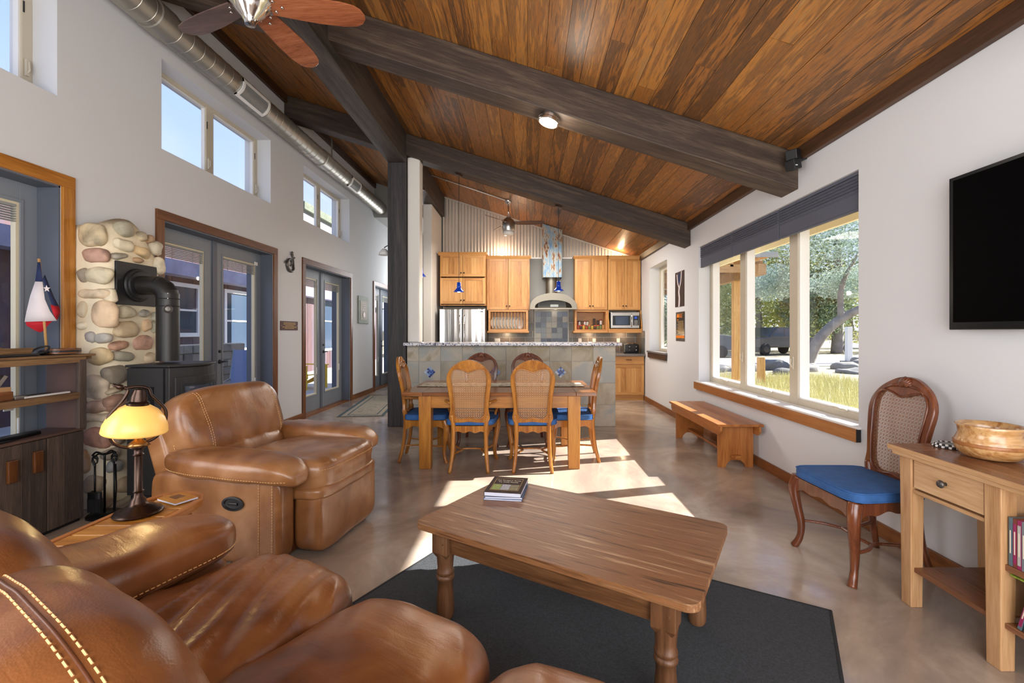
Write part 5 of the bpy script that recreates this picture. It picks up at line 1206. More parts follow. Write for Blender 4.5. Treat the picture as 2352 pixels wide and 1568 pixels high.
t = thing('wood_plane', 'old wooden hand plane on the middle shelf', 'hand plane', (-3.24, 2.70, .9225)); box('stock', (-.03, -.14, 0), (.03, .11, .055), M_['casey'], t, .004); box('wedge_block', (-.028, -.05, .055), (.028, .10, .085), M_['coney'], t, .004)
b = B(); b.prism([(.0, .06), (.02, .05), (.09, .15), (.07, .16)], -.018, .018, 'x'); b.obj('blade', M_['steel'], t); b = B(); b.tube(catmull([(0, -.06, .05), (0, -.10, .09), (0, -.06, .12)], 4), .014, 8); b.obj('handle', M_['casez'], t, smooth=True)
t = thing('straight_razor', 'slim grey blade with a pale handle lying on the middle shelf', 'blade', (-3.21, 3.01, .9225)); box('handle', (-.018, -.15, 0), (.012, .14, .012), M_['cream'], t, .004); box('bolster', (-.03, -.2, 0), (.01, -.13, .018), M_['steel'], t, .003)
t = thing('steel_rule', 'thin dark metal tool behind the pale handle on the middle shelf', 'tool', (-3.30, 2.98, .9225)); box('blade', (-.02, -.17, 0), (.02, .12, .008), M_['iron'], t, .002); box('grip', (-.025, -.24, 0), (.025, -.16, .022), M_['black'], t, .005)
t = thing('sad_iron', 'flat dark iron wedge lying on the lower cabinet top', 'iron', (-3.27, 2.87, .6685)); B().prism([(-.04, -.12), (.04, -.12), (.05, .02), (.03, .13), (-.03, .13)], 0, .022).obj('plate', M_['iron'], t, .006); B().tube(catmull([(0, -.12, .012), (0, -.2, .02), (0, -.26, .014)], 4), .012, 8).obj('tang', M_['iron'], t, smooth=True)
t = thing('iron_knife', 'old dark knife at the edge of the lower cabinet top', 'knife', (-3.2, 2.62, .6685)); B().soft((.04, .16, .018), 2.5, 8, T(0, .02, .012)).obj('grip', M_['iron'], t, smooth=True); B().prism([(-.015, .08), (.015, .08), (.0, .22)], .004, .008).obj('point', M_['iron'], t)
# ================================================================== WALL ORNAMENTS LEFT
t = thing('gecko_ornament', 'coiled pewter lizard ornament on the wall between the grey doors', 'wall ornament', (XL+.004, 6.53, 2.35))
pts = []
for k in range(26):
    a = -2.6+k*.33; r_ = .012+.0042*k; pts.append((.015, cos(a)*r_*1.0, sin(a)*r_-.01))
pts += [(.02, .06, .13), (.02, .045, .155)]
m = len(pts); rr = [.004+.018*min(1, k/18) for k in range(m-4)]+[.02, .018, .014, .008]
B().tube(pts, rr, 8).obj('body', M_['pewter'], t, smooth=True); B().soft((.03, .05, .05), 2.2, 6, T(.02, .045, .155)).obj('head', M_['pewter'], t, smooth=True)
for (a, c) in (((0, -.10, .02), (0, -.16, -.02)), ((0, .08, -.06), (0, .14, -.05)), ((0, .10, .08), (0, .15, .10)), ((0, .065, .10), (0, .01, .13))): B().tube([(.012, a[1], a[2]), (.015, (a[1]+c[1])/2, (a[2]+c[2])/2+.012), (.01, c[1], c[2])], [.01, .008, .005], 6).obj('limb', M_['pewter'], t, smooth=True)
def lines(b, y0, y1, z0, z1, n, x, sd):
    q = random.Random(sd)
    for i in range(n):
        z = z1-(z1-z0)*(i+.5)/n; w_ = (y1-y0)*(.5+.5*q.random())/2; c_ = (y0+y1)/2; y = c_-w_
        while y < c_+w_:
            l_ = .012+q.random()*.03; b.box((x, y, z-.005), (x+.0015, min(y+l_, c_+w_), z+.005)); y += l_+.008
t = thing('bronze_plaque', 'small reddish bronze plaque with raised lettering beside the second door', 'plaque', (XL+.001, 6.525, 1.44)); box('plate', (0, -.235, -.065), (.012, .235, .065), M_['plaqb'], t, .003); b = B(); lines(b, -.20, .20, -.05, .05, 5, .012, 5); tag(b.obj('lettering', M_['gold'], t), kind='stuff'); [B().lathe([(0, 0), (.008, 0), (0, .005)], n=8, M=T(.012, y, 0) @ RY(pi/2)).obj('screw', M_['steel'], t) for y in (-.222, .222)]
t = thing('verdigris_plaque', 'tall green-grey framed plaque near the hall door', 'plaque', (XL+.001, 9.49, 1.81)); box('plate', (0, -.30, -.285), (.018, .30, .285), M_['plaqg'], t, .005); box('field', (.018, -.2, -.21), (.022, .2, .2), M_['plaqt'], t, .006); b = B(); lines(b, -.14, .14, -.02, .17, 4, .022, 9); tag(b.obj('lettering', M_['plaqb'], t), kind='stuff'); b = B(); b.lathe([(.05, 0), (.06, 0), (.06, .006), (.05, .006)], n=20, M=T(.022, 0, -.1) @ RY(pi/2)); b.obj('emblem', M_['plaqb'], t)
t = thing('door_sensor', 'pair of tiny white alarm sensors at the top corner of the first double door', 'sensor', (XD+.001, 5.98, 2.235)); box('sensor_body', (0, -.03, 0), (.012, -.004, .045), M_['white'], t, .003); box('magnet', (0, .008, 0), (.012, .035, .045), M_['white'], t, .003)
t = thing('light_switch', 'pale switch plate low behind the barnwood shelves on the door frame', 'switch', (-3.605, 3.12, .80)); box('plate', (0, -.03, 0), (.008, .03, .11), M_['cream'], t, .002); box('rocker', (.008, -.012, .03), (.012, .012, .08), M_['white'], t, .001)

# ================================================================== RECLINER
def stitched(b, pts, r=.0022, dash=.010, gap=.006):
    """row of short raised stitches along a polyline"""
    P = [V(p) for p in pts]; d = 0; on = True; need = dash; cur = P[0]; start = cur
    for a, c in zip(P, P[1:]):
        seg = (c-a).length; pos = 0
        while seg-pos > need:
            pos += need; q = a+(c-a)*(pos/seg)
            if on: b.tube([start, q], r, 4)
            start = q; on = not on; need = dash if on else gap
        need -= (seg-pos)
def ridge(p, fx, fy, fz, amp, sd=0):
    n_ = noise.noise(V((p.x*fx+sd, p.y*fy, p.z*fz))); return amp*(1-2*abs(n_))
from mathutils.bvhtree import BVHTree
def hugging(b, rays, lift=.0008, M=None):
    """points where rays (origin, direction) meet the shape b, lifted a little along the normal"""
    tr = BVHTree.FromPolygons([V(p) for p in b.v], b.f); out = []
    for o_, d_ in rays:
        h, nn, i_, ds = tr.ray_cast(V(o_), V(d_))
        if h is None: continue
        if nn.dot(V(d_)) > 0: nn = -nn
        q = h+nn*lift; out.append(tuple(M @ q if M else q))
    return out
rc = thing('leather_recliner', 'tan leather recliner armchair facing the room beside the stove', 'armchair', (-1.14, 2.975, 0), R(-9))
lt = M_['leathert']
# local x forward, y left; origin at front centre of foot rest
B().soft((.20, .68, .40), 7, 16, None, lambda p: .006*noise.noise(V((p.x*5, p.y*5, p.z*5))), (-.11, 0, .225)).obj('footrest', lt, rc, smooth=True)
box('chassis', (-.98, -.40, .03), (-.2, .40, .34), M_['seam'], rc, .02)
sb_ = B(); se = sb_.soft((.70, .70, .22), 5, 26, None, lambda p: .012*noise.noise(V((p.x*5, p.y*4, 1)))+ridge(p, 3, 9, 1, .006) if p.z > 0 else 0, (-.35, 0, .475)).obj('seat_cushion', lt, rc, smooth=True)
B().soft((.30, .70, .09), 5, 14, None, lambda p: .004*noise.noise(V((p.x*9, p.y*9, 2))), (-.145, 0, .385)).obj('seat_welt', lt, rc, smooth=True)
for s_ in (-1, 1):
    nm = 'arm_panel'
    B().soft((.86, .14, .50), 9, 14, None, lambda p: .004*noise.noise(V((p.x*5, p.y*5, p.z*5+s_))), (-.60, s_*.42, .275)).obj(nm, lt, rc, smooth=True)
    b = B(); b.soft((.86, .25, .15), 3.2, 26, None, lambda p: .008*noise.noise(V((p.x*4+s_*3, p.y*5, 1)))+ridge(p, 12, 3, 2, .004, s_*5), (0, 0, 0)); 
    b.v = [(x, y*(1+.12*min(1, (x+.43)/.3) if x < -.13 else 1.12), z-(.035 if x > .25 else 0)*((x-.25)/.18)**2) for x, y, z in b.v]
    b.obj('arm_pad', lt, rc, smooth=True, M=T(-.50, s_*.425, .57) @ RY(R(3)))
    ab_ = b; b = B(); stitched(b, hugging(ab_, [((-.40+.80*k/40, s_*.6, -.035), (0, -s_, 0)) for k in range(41)], .001, T(-.50, s_*.425, .57) @ RY(R(3))), .0018); tag(b.obj('stitching', M_['thread'], rc), kind='stuff')
b = B(); stitched(b, [(-.30, -.492, .06+.44*k/8) for k in range(9)]); stitched(b, [(-.215, -.493, .06+.44*k/8) for k in range(9)]); tag(b.obj('stitching', M_['thread'], rc), kind='stuff')
# back
Mb = T(-.86, 0, .27) @ RY(R(-18))
b = B().soft((.16, .86, .62), 8, 12, None, None, (-.06, 0, .33)); b.obj('back_shell', lt, rc, smooth=True, M=Mb)
b = B(); b.soft((.29, .84, .46), 3.8, 34, None, lambda p: .012*noise.noise(V((p.y*4, p.z*5, 1)))+ridge(p, 1, 7, 5, .010, 3)*(.4+.6*max(0, -p.z/.2)), (.08, -.01, .48)); b.obj('back_cushion', lt, rc, smooth=True, M=Mb); bc_ = b
b = B(); b.soft((.24, .66, .24), 3.6, 22, None, lambda p: .008*noise.noise(V((p.y*6, p.z*6, 5)))+ridge(p, 1, 9, 3, .006, 8), (.11, 0, .22)); b.obj('lumbar_cushion', lt, rc, smooth=True, M=Mb)
b = B(); 
for s_ in (-1, 1):
    for dy in (0, .014): stitched(b, hugging(bc_, [((.6, s_*(.30+dy), .28+.42*k/24), (-1, 0, 0)) for k in range(25)], .001, Mb), .0017, .010, .006)
stitched(b, hugging(sb_, [((.5, -.32+.64*k/30, .52), (-1, 0, 0)) for k in range(31)]), .0017); stitched(b, hugging(sb_, [((.5, -.32+.64*k/30, .42), (-1, 0, 0)) for k in range(31)]), .0017)
stitched(b, [tuple(Mb @ V((.06, -.425, .02+.64*k/12))) for k in range(13)])
tag(b.obj('stitching', M_['thread'], rc), kind='stuff')
b = B(); b.lathe([(.040, 0), (.048, .004), (.048, .010), (.038, .012), (.034, .004), (0, .002)], n=28, M=T(-.46, -.490, .37) @ RX(pi/2) @ Matrix.Diagonal((1.45, .85, 1, 1))); h = b.obj('recline_handle', M_['black'], rc, smooth=True, ang=50); box('latch', (-.49, -.500, .36), (-.43, -.492, .375), M_['tvb'], h, .003)

# ================================================================== SOFA
A_ = R(-30)
sf = thing('leather_sofa', 'brown leather sofa in the near corner with plump arm and cushions', 'sofa', (-.55, 1.50, 0), A_)
# local x along the length (a), y = forward n.  seats: x -.56..0, 0..0.56, .56..1.12
le = M_['leather']
box('frame', (-.80, -.92, .04), (1.45, -.06, .34), M_['seam'], sf, .03)
B().soft((1.75, .14, .36), 8, 12, None, None, (.30, -.07, .22)).obj('front_rail', le, sf, smooth=True)
for k in range(3):
    x0 = -.56+k*.565; b = B(); sd = k*7.3
    def wr(p, sd=sd):
        fold = noise.noise(V((p.x*9+p.y*6+sd, p.y*1.6-p.x*1.0, 0))); f2 = noise.noise(V((p.x*20+p.y*12+sd, p.y*3, 3)))
        edge = .35+.65*min(1, abs(p.x)/.2) if True else 1
        return (.019*(1-2.2*abs(fold))+.005*f2)*(1.0 if sd == 0 else .5)*max(.12, 1-(abs(p.y)/.41)**4)+.012*(1-(p.x/.28)**2)
    b.soft((.575, .80, .24), 4.2, 44, None, wr, (0, 0, 0)); b.obj('seat_cushion', le, sf, smooth=True, M=T(x0+.2825, -.36, .395))
b = B(); 
for k in (0, 1): b.tube([(.003+k*.565, -.62+.59*q/10, .47-.05*(q/10)**5) for q in range(11)], .006, 6)
b.obj('seam', M_['seam'], sf, smooth=True)
for k in range(3):
    x0 = -.56+k*.565; sd = k*5.1+2
    b = B(); b.soft((.60, .34, .60), 3.0, 40, None, lambda p: .012*noise.noise(V((p.x*5+sd, p.y*5, p.z*5)))+ridge(p, 7, 3, 4, .005, sd)+.01, (0, 0, 0))
    b.obj('back_cushion', le, sf, smooth=True, M=T(x0+.2825, -.80, .655) @ RX(R(14)))
    Mq = T(x0+.2825, -.80, .655) @ RX(R(14)); cb = b; b = B(); g_ = B()
    xs_ = [-.27+.54*q/36 for q in range(37)]
    for dy in (-.009, .009): stitched(b, hugging(cb, [((x, .048+dy, .6), (0, 0, -1)) for x in xs_], .0012, Mq), .0017, .010, .006)
    g_.tube(hugging(cb, [((x, .048, .6), (0, 0, -1)) for x in xs_], -.0005, Mq), .0026, 6); g_.obj('seam', M_['seam'], sf, smooth=True)
    tag(b.obj('stitching', M_['thread'], sf), kind='stuff')
# arm: runs along -y at x < -.56
b = B(); b.soft((.36, .92, .19), 3.2, 44, None, lambda p: .012*noise.noise(V((p.x*5, p.y*6, 2)))+(ridge(p, 4, 11, 3, .012, 4))*max(0, min(1, (-p.y+.15)/.25)), (0, 0, 0))
b.obj('arm_pad', le, sf, smooth=True, M=T(-.715, -.52, .55) @ RX(R(2)))
B().soft((.20, .90, .50), 8, 12, None, None, (-.73, -.53, .26)).obj('arm_panel', le, sf, smooth=True)
ab_ = b; b = B(); Ma_ = T(-.715, -.52, .55) @ RX(R(2)); ys2 = [-.44+.88*q/50 for q in range(51)]
stitched(b, hugging(ab_, [((.6, y, -.030), (-1, 0, 0)) for y in ys2], .001, Ma_), .0019, .010, .006)
stitched(b, hugging(ab_, [((x, .9, -.030), (0, -1, 0)) for x in [-.15+.3*q/16 for q in range(17)]], .001, Ma_), .0019, .010, .006); tag(b.obj('stitching', M_['thread'], sf), kind='stuff')
B().tube(hugging(ab_, [((.6, y, -.042), (-1, 0, 0)) for y in ys2], 0, Ma_), .003, 6).obj('seam', M_['seam'], sf, smooth=True)
B().soft((2.35, .24, .80), 8, 12, None, None, (.30, -1.03, .44)).obj('back_shell', le, sf, smooth=True)

# ================================================================== SIDE TABLE AND LAMP
t = thing('side_table', 'small orange slatted side table with rounded end beside the recliner', 'side table', (-1.74, 2.0, 0))
poly = [(-.14, -.48), (.10, -.48), (.17, .02), (.17, .12), (.155, .20), (.11, .27), (.04, .31), (-.04, .32), (-.10, .29), (-.13, .22)]
n_s = 5
out_ = B(); N_ = len(poly)
inn_ = [(x*.80, y*.90-.012) for x, y in poly]
vs = [(x, y, .50) for x, y in poly]+[(x, y, .53) for x, y in poly]+[(x, y, .50) for x, y in inn_]+[(x, y, .53) for x, y in inn_]; fs = []
for k in range(N_):
    j = (k+1) % N_; fs += [(k, j, N_+j, N_+k), (2*N_+k, 3*N_+k, 3*N_+j, 2*N_+j), (N_+k, N_+j, 3*N_+j, 3*N_+k), (k, 2*N_+k, 2*N_+j, j)]
out_.add(vs, fs).obj('rim', M_['benchy'], t, .003)
for k in range(8):
    y = -.455+k*.092; hw = .11 if k < 7 else .075; box('slat', (-hw, y, .503), ((.085+.008*k) if k < 7 else hw, y+.086, .526), M_['benchz'] if False else M_['oakx'], t, .003)
for (x, y) in ((-.10, -.44), (.075, -.44), (-.09, .2), (.12, .13)): box('leg', (x-.02, y-.02, 0), (x+.02, y+.02, .502), M_['benchz'], t, .003)
t = thing('table_lamp', 'dark bronze table lamp with a glowing amber glass shade', 'lamp', (-1.755, 2.03, .5305))
B().lathe([(0, 0), (.090, 0), (.092, .006), (.085, .016), (.068, .02), (.060, .03), (.040, .036), (.030, .05), (.028, .062), (.018, .075), (.016, .095), (.022, .10), (.016, .105), (.0155, .26), (.022, .265), (.016, .272), (.017, .29), (.036, .30), (.036, .315), (.01, .33), (0, .335)], n=36).obj('stand', M_['bronze'], t, smooth=True, ang=50)
B().lathe([(.016, .30), (.045, .306), (.03, .322), (.008, .34), (0, .342)], n=24).obj('finial_cap', M_['brass'], t, smooth=True)
Mh = RZ(R(48))   # harp in plane seen broadside
b = B()
b.tube([tuple(Mh @ V(p)) for p in catmull([(-.01, 0, .305), (-.045, 0, .305), (-.085, 0, .335), (-.098, 0, .39), (-.098, 0, .45), (-.06, 0, .505), (-.045, 0, .53), (-.035, 0, .56), (-.05, 0, .575)], 6)], .007, 8)
b.tube([tuple(Mh @ V(p)) for p in catmull([(.01, 0, .315), (.05, 0, .325), (.085, 0, .36), (.098, 0, .41), (.095, 0, .46), (.06, 0, .51), (.045, 0, .53), (.035, 0, .56), (.0, 0, .572), (-.05, 0, .568)], 6)], .007, 8); b.obj('harp', M_['bronze'], t, smooth=True)
Ms = T(0, 0, .505) @ RY(R(6)) @ T(0, 0, -.505)
b = B(); pr = [(.116, .365), (.119, .37), (.115, .40), (.101, .435), (.076, .468), (.046, .488), (.030, .492)]; b.lathe(pr+[(r_-.004, z-.003) for r_, z in pr[::-1]], n=40, M=Ms).obj('lamp_shade', M_['shade'], t, smooth=True)
B().lathe([(.040, .482), (.042, .50), (.032, .508), (.030, .53), (.025, .545), (.022, .56), (0, .563)], n=24, M=Ms).obj('socket_cap', M_['bronze'], t, smooth=True, ang=40)
B().lathe([(0, 0), (.012, 0), (.012, .02), (.007, .025), (.007, .04), (0, .04)], n=12, M=Mh @ T(-.05, 0, .57) @ RY(-pi/2*.7)).obj('switch_key', M_['bronze'], t, smooth=True)
B().soft((.05, .05, .06), 2, 6, T(0, 0, .42)).obj('bulb', M_['bulb'], t, smooth=True)
light('table_lamp_bulb', 'POINT', (-1.755, 2.03, .5305+.375), 5.5, (1, .72, .32), .04)
t = thing('notepad', 'thin wooden-covered booklet lying on the side table', 'booklet', (-1.70, 2.19, .5305), R(-25)); box('pages', (-.075, -.05, .002), (.075, .05, .010), M_['paper'], t); box('cover', (-.077, -.052, .010), (.077, .052, .013), M_['oakx'], t, .001); box('picture', (-.04, -.02, .013), (.02, .025, .0135), M_['oldleg'], t)

# ================================================================== COFFEE TABLE, RUG, BOOKS
rg = thing('charcoal_rug', 'charcoal looped rug under the coffee table', 'rug', (1.463, 2.152, 0), R(-30))
b = B(); b.box((-2.037, -1.9, 0), (0, 0, .012)); b.obj('pile', M_['rug'], rg)
b = B(); qd = random.Random(2)
for x0, x1, y0_, y1_ in ((-2.041, .004, -.004, .006), (-.006, .006, -1.9, 0), (-2.043, -2.031, -1.9, 0)): b.box((x0, y0_, 0), (x1, y1_, .014))
b.obj('binding', M_['rugedge'], rg)
ZRG = .012
t = thing('coffee_table', 'worn pine coffee table with turned legs on the charcoal rug', 'table', (.205, 2.09, ZRG), R(-31.2)); hx, hy = .635, .37; H_ = .448
def rrect(hx, hy, r, n=6):
    out = []
    for (sx_, sy_, a0) in ((1, 1, 0), (-1, 1, pi/2), (-1, -1, pi), (1, -1, 3*pi/2)):
        for k in range(n+1): a = a0+pi/2*k/n; out.append((sx_*(hx-r)+r*cos(a), sy_*(hy-r)+r*sin(a)))
    return out
nb = 5
full = rrect(hx, hy, .05)
# boards: clip the rounded outline into strips
def clip(poly, ylo, yhi):
    def half(P, c, sgn):
        out = []
        for k in range(len(P)):
            a, d = P[k], P[(k+1) % len(P)]; fa, fd = sgn*(a[1]-c), sgn*(d[1]-c)
            if fa >= 0: out.append(a)
            if fa*fd < 0: u = fa/(fa-fd); out.append((a[0]+(d[0]-a[0])*u, a[1]+(d[1]-a[1])*u))
        return out
    return half(half(poly, ylo, 1), yhi, -1)
for k in range(nb):
    ya = -hy+2*hy*k/nb; p_ = clip(full, ya+.0003, ya+2*hy/nb-.0003); B().prism(p_, H_-.028, H_).obj('top_board', M_['oldtop'], t, .0009)
prof = [(.034, 0), (.040, .012), (.042, .05), (.040, .09), (.036, .14), (.035, .175), (.041, .182), (.043, .190), (.041, .198), (.035, .203), (.041, .210), (.041, .222), (.036, .228), (.038, .26), (.042, .30), (.046, .315)]
for sx_ in (-1, 1):
    for sy_ in (-1, 1):
        lx, ly = sx_*(hx-.125), sy_*(hy-.085); b = B(); b.lathe(prof, c=(lx, ly, 0), n=24); o = b.obj('leg', M_['oldleg'], t, smooth=True, ang=60)
        B().add([(lx-.03, ly-.03, .285), (lx+.03, ly-.03, .285), (lx+.03, ly+.03, .285), (lx-.03, ly+.03, .285), (lx-.044, ly-.044, .31), (lx+.044, ly-.044, .31), (lx+.044, ly+.044, .31), (lx-.044, ly+.044, .31), (lx-.044, ly-.044, H_-.028), (lx+.044, ly-.044, H_-.028), (lx+.044, ly+.044, H_-.028), (lx-.044, ly+.044, H_-.028)], [(0, 3, 2, 1), (8, 9, 10, 11)]+[(a, (a+1) % 4, 4+(a+1) % 4, 4+a) for a in range(4)]+[(4+a, 4+(a+1) % 4, 8+(a+1) % 4, 8+a) for a in range(4)]).obj('leg_block', M_['oldleg'], o, .003)
        B().lathe([(0, 0), (.007, 0), (0, .002)], n=10, M=T(lx+.02, ly-.044, .36) @ RX(pi/2)).obj('peg', M_['oldx'], o)
for s_ in (-1, 1): box('long_apron', (-(hx-.169), s_*(hy-.075)-.011, .315), (hx-.169, s_*(hy-.075)+.011, H_-.028), M_['oldx'], t, .002); box('end_apron', (s_*(hx-.115)-.011, -(hy-.129), .315), (s_*(hx-.115)+.011, hy-.129, H_-.028), M_['oldx'], t, .002)
# books: stack on far-left corner
bx, by, ba = -.105, 2.495, R(-8); zb = ZRG+H_+.0005
for i, (h_, cm, w_, d_, lab, da) in enumerate(((.008, 'bluebk', .205, .265, 'thin blue-grey magazine at the bottom of the coffee table stack', 0), (.010, 'bluebk', .20, .262, 'thin blue magazine in the middle of the coffee table stack', 2.0), (.021, 'coverb', .198, .258, 'brown guide book with food photos topping the coffee table stack', -1.0))):
    t = thing('book', lab, 'book', (bx, by, zb), ba+R(da), 'books on the coffee table')
    box('pages', (-w_/2+.002, -d_/2+.001, .001), (w_/2-.002, d_/2-.001, h_-.001), M_['paper'], t)
    cv = box('cover', (-w_/2, -d_/2, h_-.0012), (w_/2, d_/2, h_), M_[cm], t); box('back_cover', (-w_/2, -d_/2, 0), (w_/2, d_/2, .0012), M_[cm], t); box('spine', (-w_/2-.001, -d_/2, 0), (-w_/2+.001, d_/2, h_), M_[cm], t)
    if i == 2:
        z = h_+.0002
        for a, c in (((-.078, -.09), (.078, -.088)), ((-.078, .098), (.078, .10)), ((-.078, -.09), (-.076, .10)), ((.076, -.09), (.078, .10))): box('gold_border', (a[0], a[1], z), (c[0], c[1], z+.0004), M_['gold'], cv)
        for k, m_ in enumerate(('grn', 'gry', 'gr2')): box('cover_photo', (-.073+k*.049, -.082, z), (-.026+k*.049, .0, z+.0005), M_[m_], cv)
        for s__, y_, sz in (("The Forager's Guide", .062, .0165), ('To Wild Foods', .034, .0185)):
            cu_ = bpy.data.curves.new('title', 'FONT'); cu_.body = s__; cu_.size = sz; cu_.align_x = 'CENTER'; cu_.extrude = .0002; cu_.materials.append(M_['text']); fo = bpy.data.objects.new('title_lettering', cu_); col.objects.link(fo); fo.parent = cv; fo.location = (0, y_, z+.0004)
    zb += h_+.0006
# hall runner
t = thing('hall_rug', 'faded patterned runner rug with a dark border in the hall', 'rug', (-2.80, 8.33, 0), R(8))
box('weave', (-.36, -1.22, 0), (.36, 1.22, .009), M_['runner'], t)
for a, c in (((-.36, -1.22), (.36, -1.17)), ((-.36, 1.17), (.36, 1.22)), ((-.36, -1.17), (-.31, 1.17)), ((.31, -1.17), (.36, 1.17)), ((-.24, -1.08), (.24, -1.06)), ((-.24, -1.06), (-.22, 1.06)), ((.22, -1.06), (.24, 1.06))): box('border_band', (a[0], a[1], .009), (c[0], c[1], .0105), M_['runb'], t)

# ================================================================== CONSOLE, BOWL, TV, POSTERS
t = thing('console_table', 'pale distressed oak console table with drawer and open shelves', 'console table', (1.88, 2.30, 0))
# local: x 0 (room side) .. .45, y 0 (far) .. -1.25 (towards camera)
for k in range(3): box('top_board', (-.025+k*.16, -1.25, .755), (-.025+(k+1)*.16-.002, -.14, .78), M_['cony'], t, .002)
box('breadboard_end', (-.025, -.138, .755), (.455, .0, .78), M_['cony'], t, .003); box('edge_moulding', (-.02, -1.25, .735), (.0, -.02, .757), M_['coney'], t, .003); box('pale_edge', (-.0285, -1.25, .756), (-.0245, -.002, .779), M_['coney'], t, .001)
def tleg(xc, yc, w0=.068, w1=.058):
    b = B(); h0, h1 = w0/2, w1/2
    b.add([(xc-h1, yc-h1, 0), (xc+h1, yc-h1, 0), (xc+h1, yc+h1, 0), (xc-h1, yc+h1, 0), (xc-h0, yc-h0, .755), (xc+h0, yc-h0, .755), (xc+h0, yc+h0, .755), (xc-h0, yc+h0, .755)], [(0, 3, 2, 1), (4, 5, 6, 7), (0, 1, 5, 4), (1, 2, 6, 5), (2, 3, 7, 6), (3, 0, 4, 7)]); b.obj('leg', M_['conz'], t, .004)
for y in (-.075, -.49, -1.20): tleg(.035, y); tleg(.42, y)
box('drawer_rail', (.01, -.455, .565), (.04, -.11, .582), M_['coney'], t, .002)
dw = box('drawer', (.008, -.45, .592), (.03, -.115, .728), M_['coney'], t, .004); B().lathe([(0, 0), (.008, 0), (.007, .012), (.016, .018), (.018, .024), (.014, .03), (0, .032)], n=20, M=T(.008, -.282, .665) @ RY(-pi/2)).obj('knob', M_['pewter'], dw, smooth=True)
box('drawer_box', (.03, -.445, .60), (.40, -.12, .72), M_['coney'], t)
box('end_apron', (.06, -.082, .60), (.40, -.06, .755), M_['coney'], t); box('back_apron', (.42, -1.17, .60), (.44, -.10, .755), M_['coney'], t)
box('low_shelf', (.02, -.46, .175), (.44, -.10, .197), M_['cony'], t, .003)
box('low_shelf', (.02, -1.18, .175), (.44, -.52, .197), M_['cony'], t, .003); box('mid_shelf', (.02, -1.18, .405), (.44, -.52, .43), M_['cony'], t, .003)
for y in (-.42, -.38, -.34): box('back_slat', (.425, y-.018, .197), (.437, y+.016, .60), M_['conz'], t, .002)
box('partition', (.07, -.478, .197), (.42, -.462, .735), M_['conz'], t)
dv = None; q = random.Random(4); ypos = 2.30-.530
up = ['dark', 'pink and blue', 'slim']
for i in range(10):
    th_ = .014; lab = 'upright disc case on the middle console shelf, %s from the far leg' % (ord_+['tenth'])[i]
    loc = (1.905, ypos-i*.0155, .431)
    if dv is None:
        dv = thing('disc_case', lab, 'disc case', loc, 0, 'disc cases in the console'); box('case_box', (0, -.014, 0), (.135, 0, .19), M_['dvd'], dv, .001); box('spine_label', (-.0008, -.0125, .015), (0, -.0015, .17), M_['dvd'], dv); box('spine_title', (-.0014, -.009, .05), (-.0008, -.005, .14), M_['text'], dv)
    else: dup(dv, loc, 0, lab)
for i in range(8):
    lab = 'leaning disc case on the lower console shelf, %s from the far leg' % ord_[i]
    o = dup(dv, (1.905, ypos-.03-i*.021, .1985+.004), 0, lab); o.rotation_euler = (R(14), 0, 0)
box('green_case_top', (1.90, 1.42, .395), (2.05, 1.76, .40), M_['grn']).name = 'green_folder'
gf = bpy.data.objects['green_folder']; tag(gf, 'flat green folder on top of the leaning cases in the console', 'folder'); 
t = thing('wooden_bowl', 'large turned wooden bowl with striped grain on the console', 'bowl', (2.10, 2.03, .7805)); t.scale = (.84, .84, 1.0)
pr = [(0, 0), (.085, 0), (.118, .010), (.142, .036), (.148, .062), (.138, .086), (.127, .108), (.131, .134), (.141, .149), (.134, .151), (.122, .132), (.117, .108), (.126, .086), (.134, .06), (.125, .036), (.08, .018), (0, .015)]
B().lathe(pr, n=56).obj('bowl_body', M_['bowl'], t, smooth=True); B().lathe([(.1483, .056), (.1487, .058), (.1487, .070), (.1476, .072)], n=56).obj('inlay_band', M_['apron'], t, smooth=True)
t = thing('woven_coaster', 'round black and white beaded coaster between bowl and chair', 'coaster', (2.085, 2.215, .7805))
for k in range(26):
    a = 2*pi*k/26
    for r_, z, m_ in ((.055, .007, 'white' if k % 2 else 'black'), (.047, .016, 'black' if k % 2 else 'white')): B().soft((.013, .013, .012), 2.4, 3, T(r_*cos(a), r_*sin(a), z)).obj('bead', M_[m_], t)
B().lathe([(0, .002), (.048, .002), (.042, .018), (.03, .014), (0, .013)], n=24).obj('disc', M_['minib'], t, smooth=True)
t = thing('wall_television', 'black flat television mounted high on the right wall', 'television', (XR, 1.78, 1.365))
box('housing', (-.075, -.62, .0), (-.03, .62, .80), M_['tvb'], t, .006); box('bezel', (-.082, -.625, -.004), (-.072, .625, .804), M_['tvb'], t, .004); box('screen', (-.0835, -.60, .035), (-.081, .60, .785), M_['tv'], t); box('wall_bracket', (-.03, -.2, .2), (-.002, .2, .6), M_['black'], t)
t = thing('tree_print', 'tall narrow brown print of pale twisted forms on the right wall', 'poster', (XR-.002, 6.845, 1.735))
box('sheet', (-.004, -.20, 0), (0, .20, .535), M_['coverb'], t)
b = B(); pb = catmull([(0, .0), (.01, .12), (-.015, .22), (.0, .3)], 6)
for pts in ([(-.006, .02, .0), (-.006, 0, .12), (-.006, .02, .22), (-.006, 0, .30)], [(-.006, 0, .28), (-.006, .07, .36), (-.006, .11, .5)], [(-.006, 0, .28), (-.006, -.06, .38), (-.006, -.09, .53)]): b.tube(catmull(pts, 5), [.03 if pts[0][2] == 0 else .016]*(len(catmull(pts, 5))), 6, flat=.1, up=(1, 0, 0))
b.obj('pale_figure', M_['flagw'], t); box('violet_patch', (-.0045, -.04, .36), (-.004, .06, .51), M_['flagb'], t)
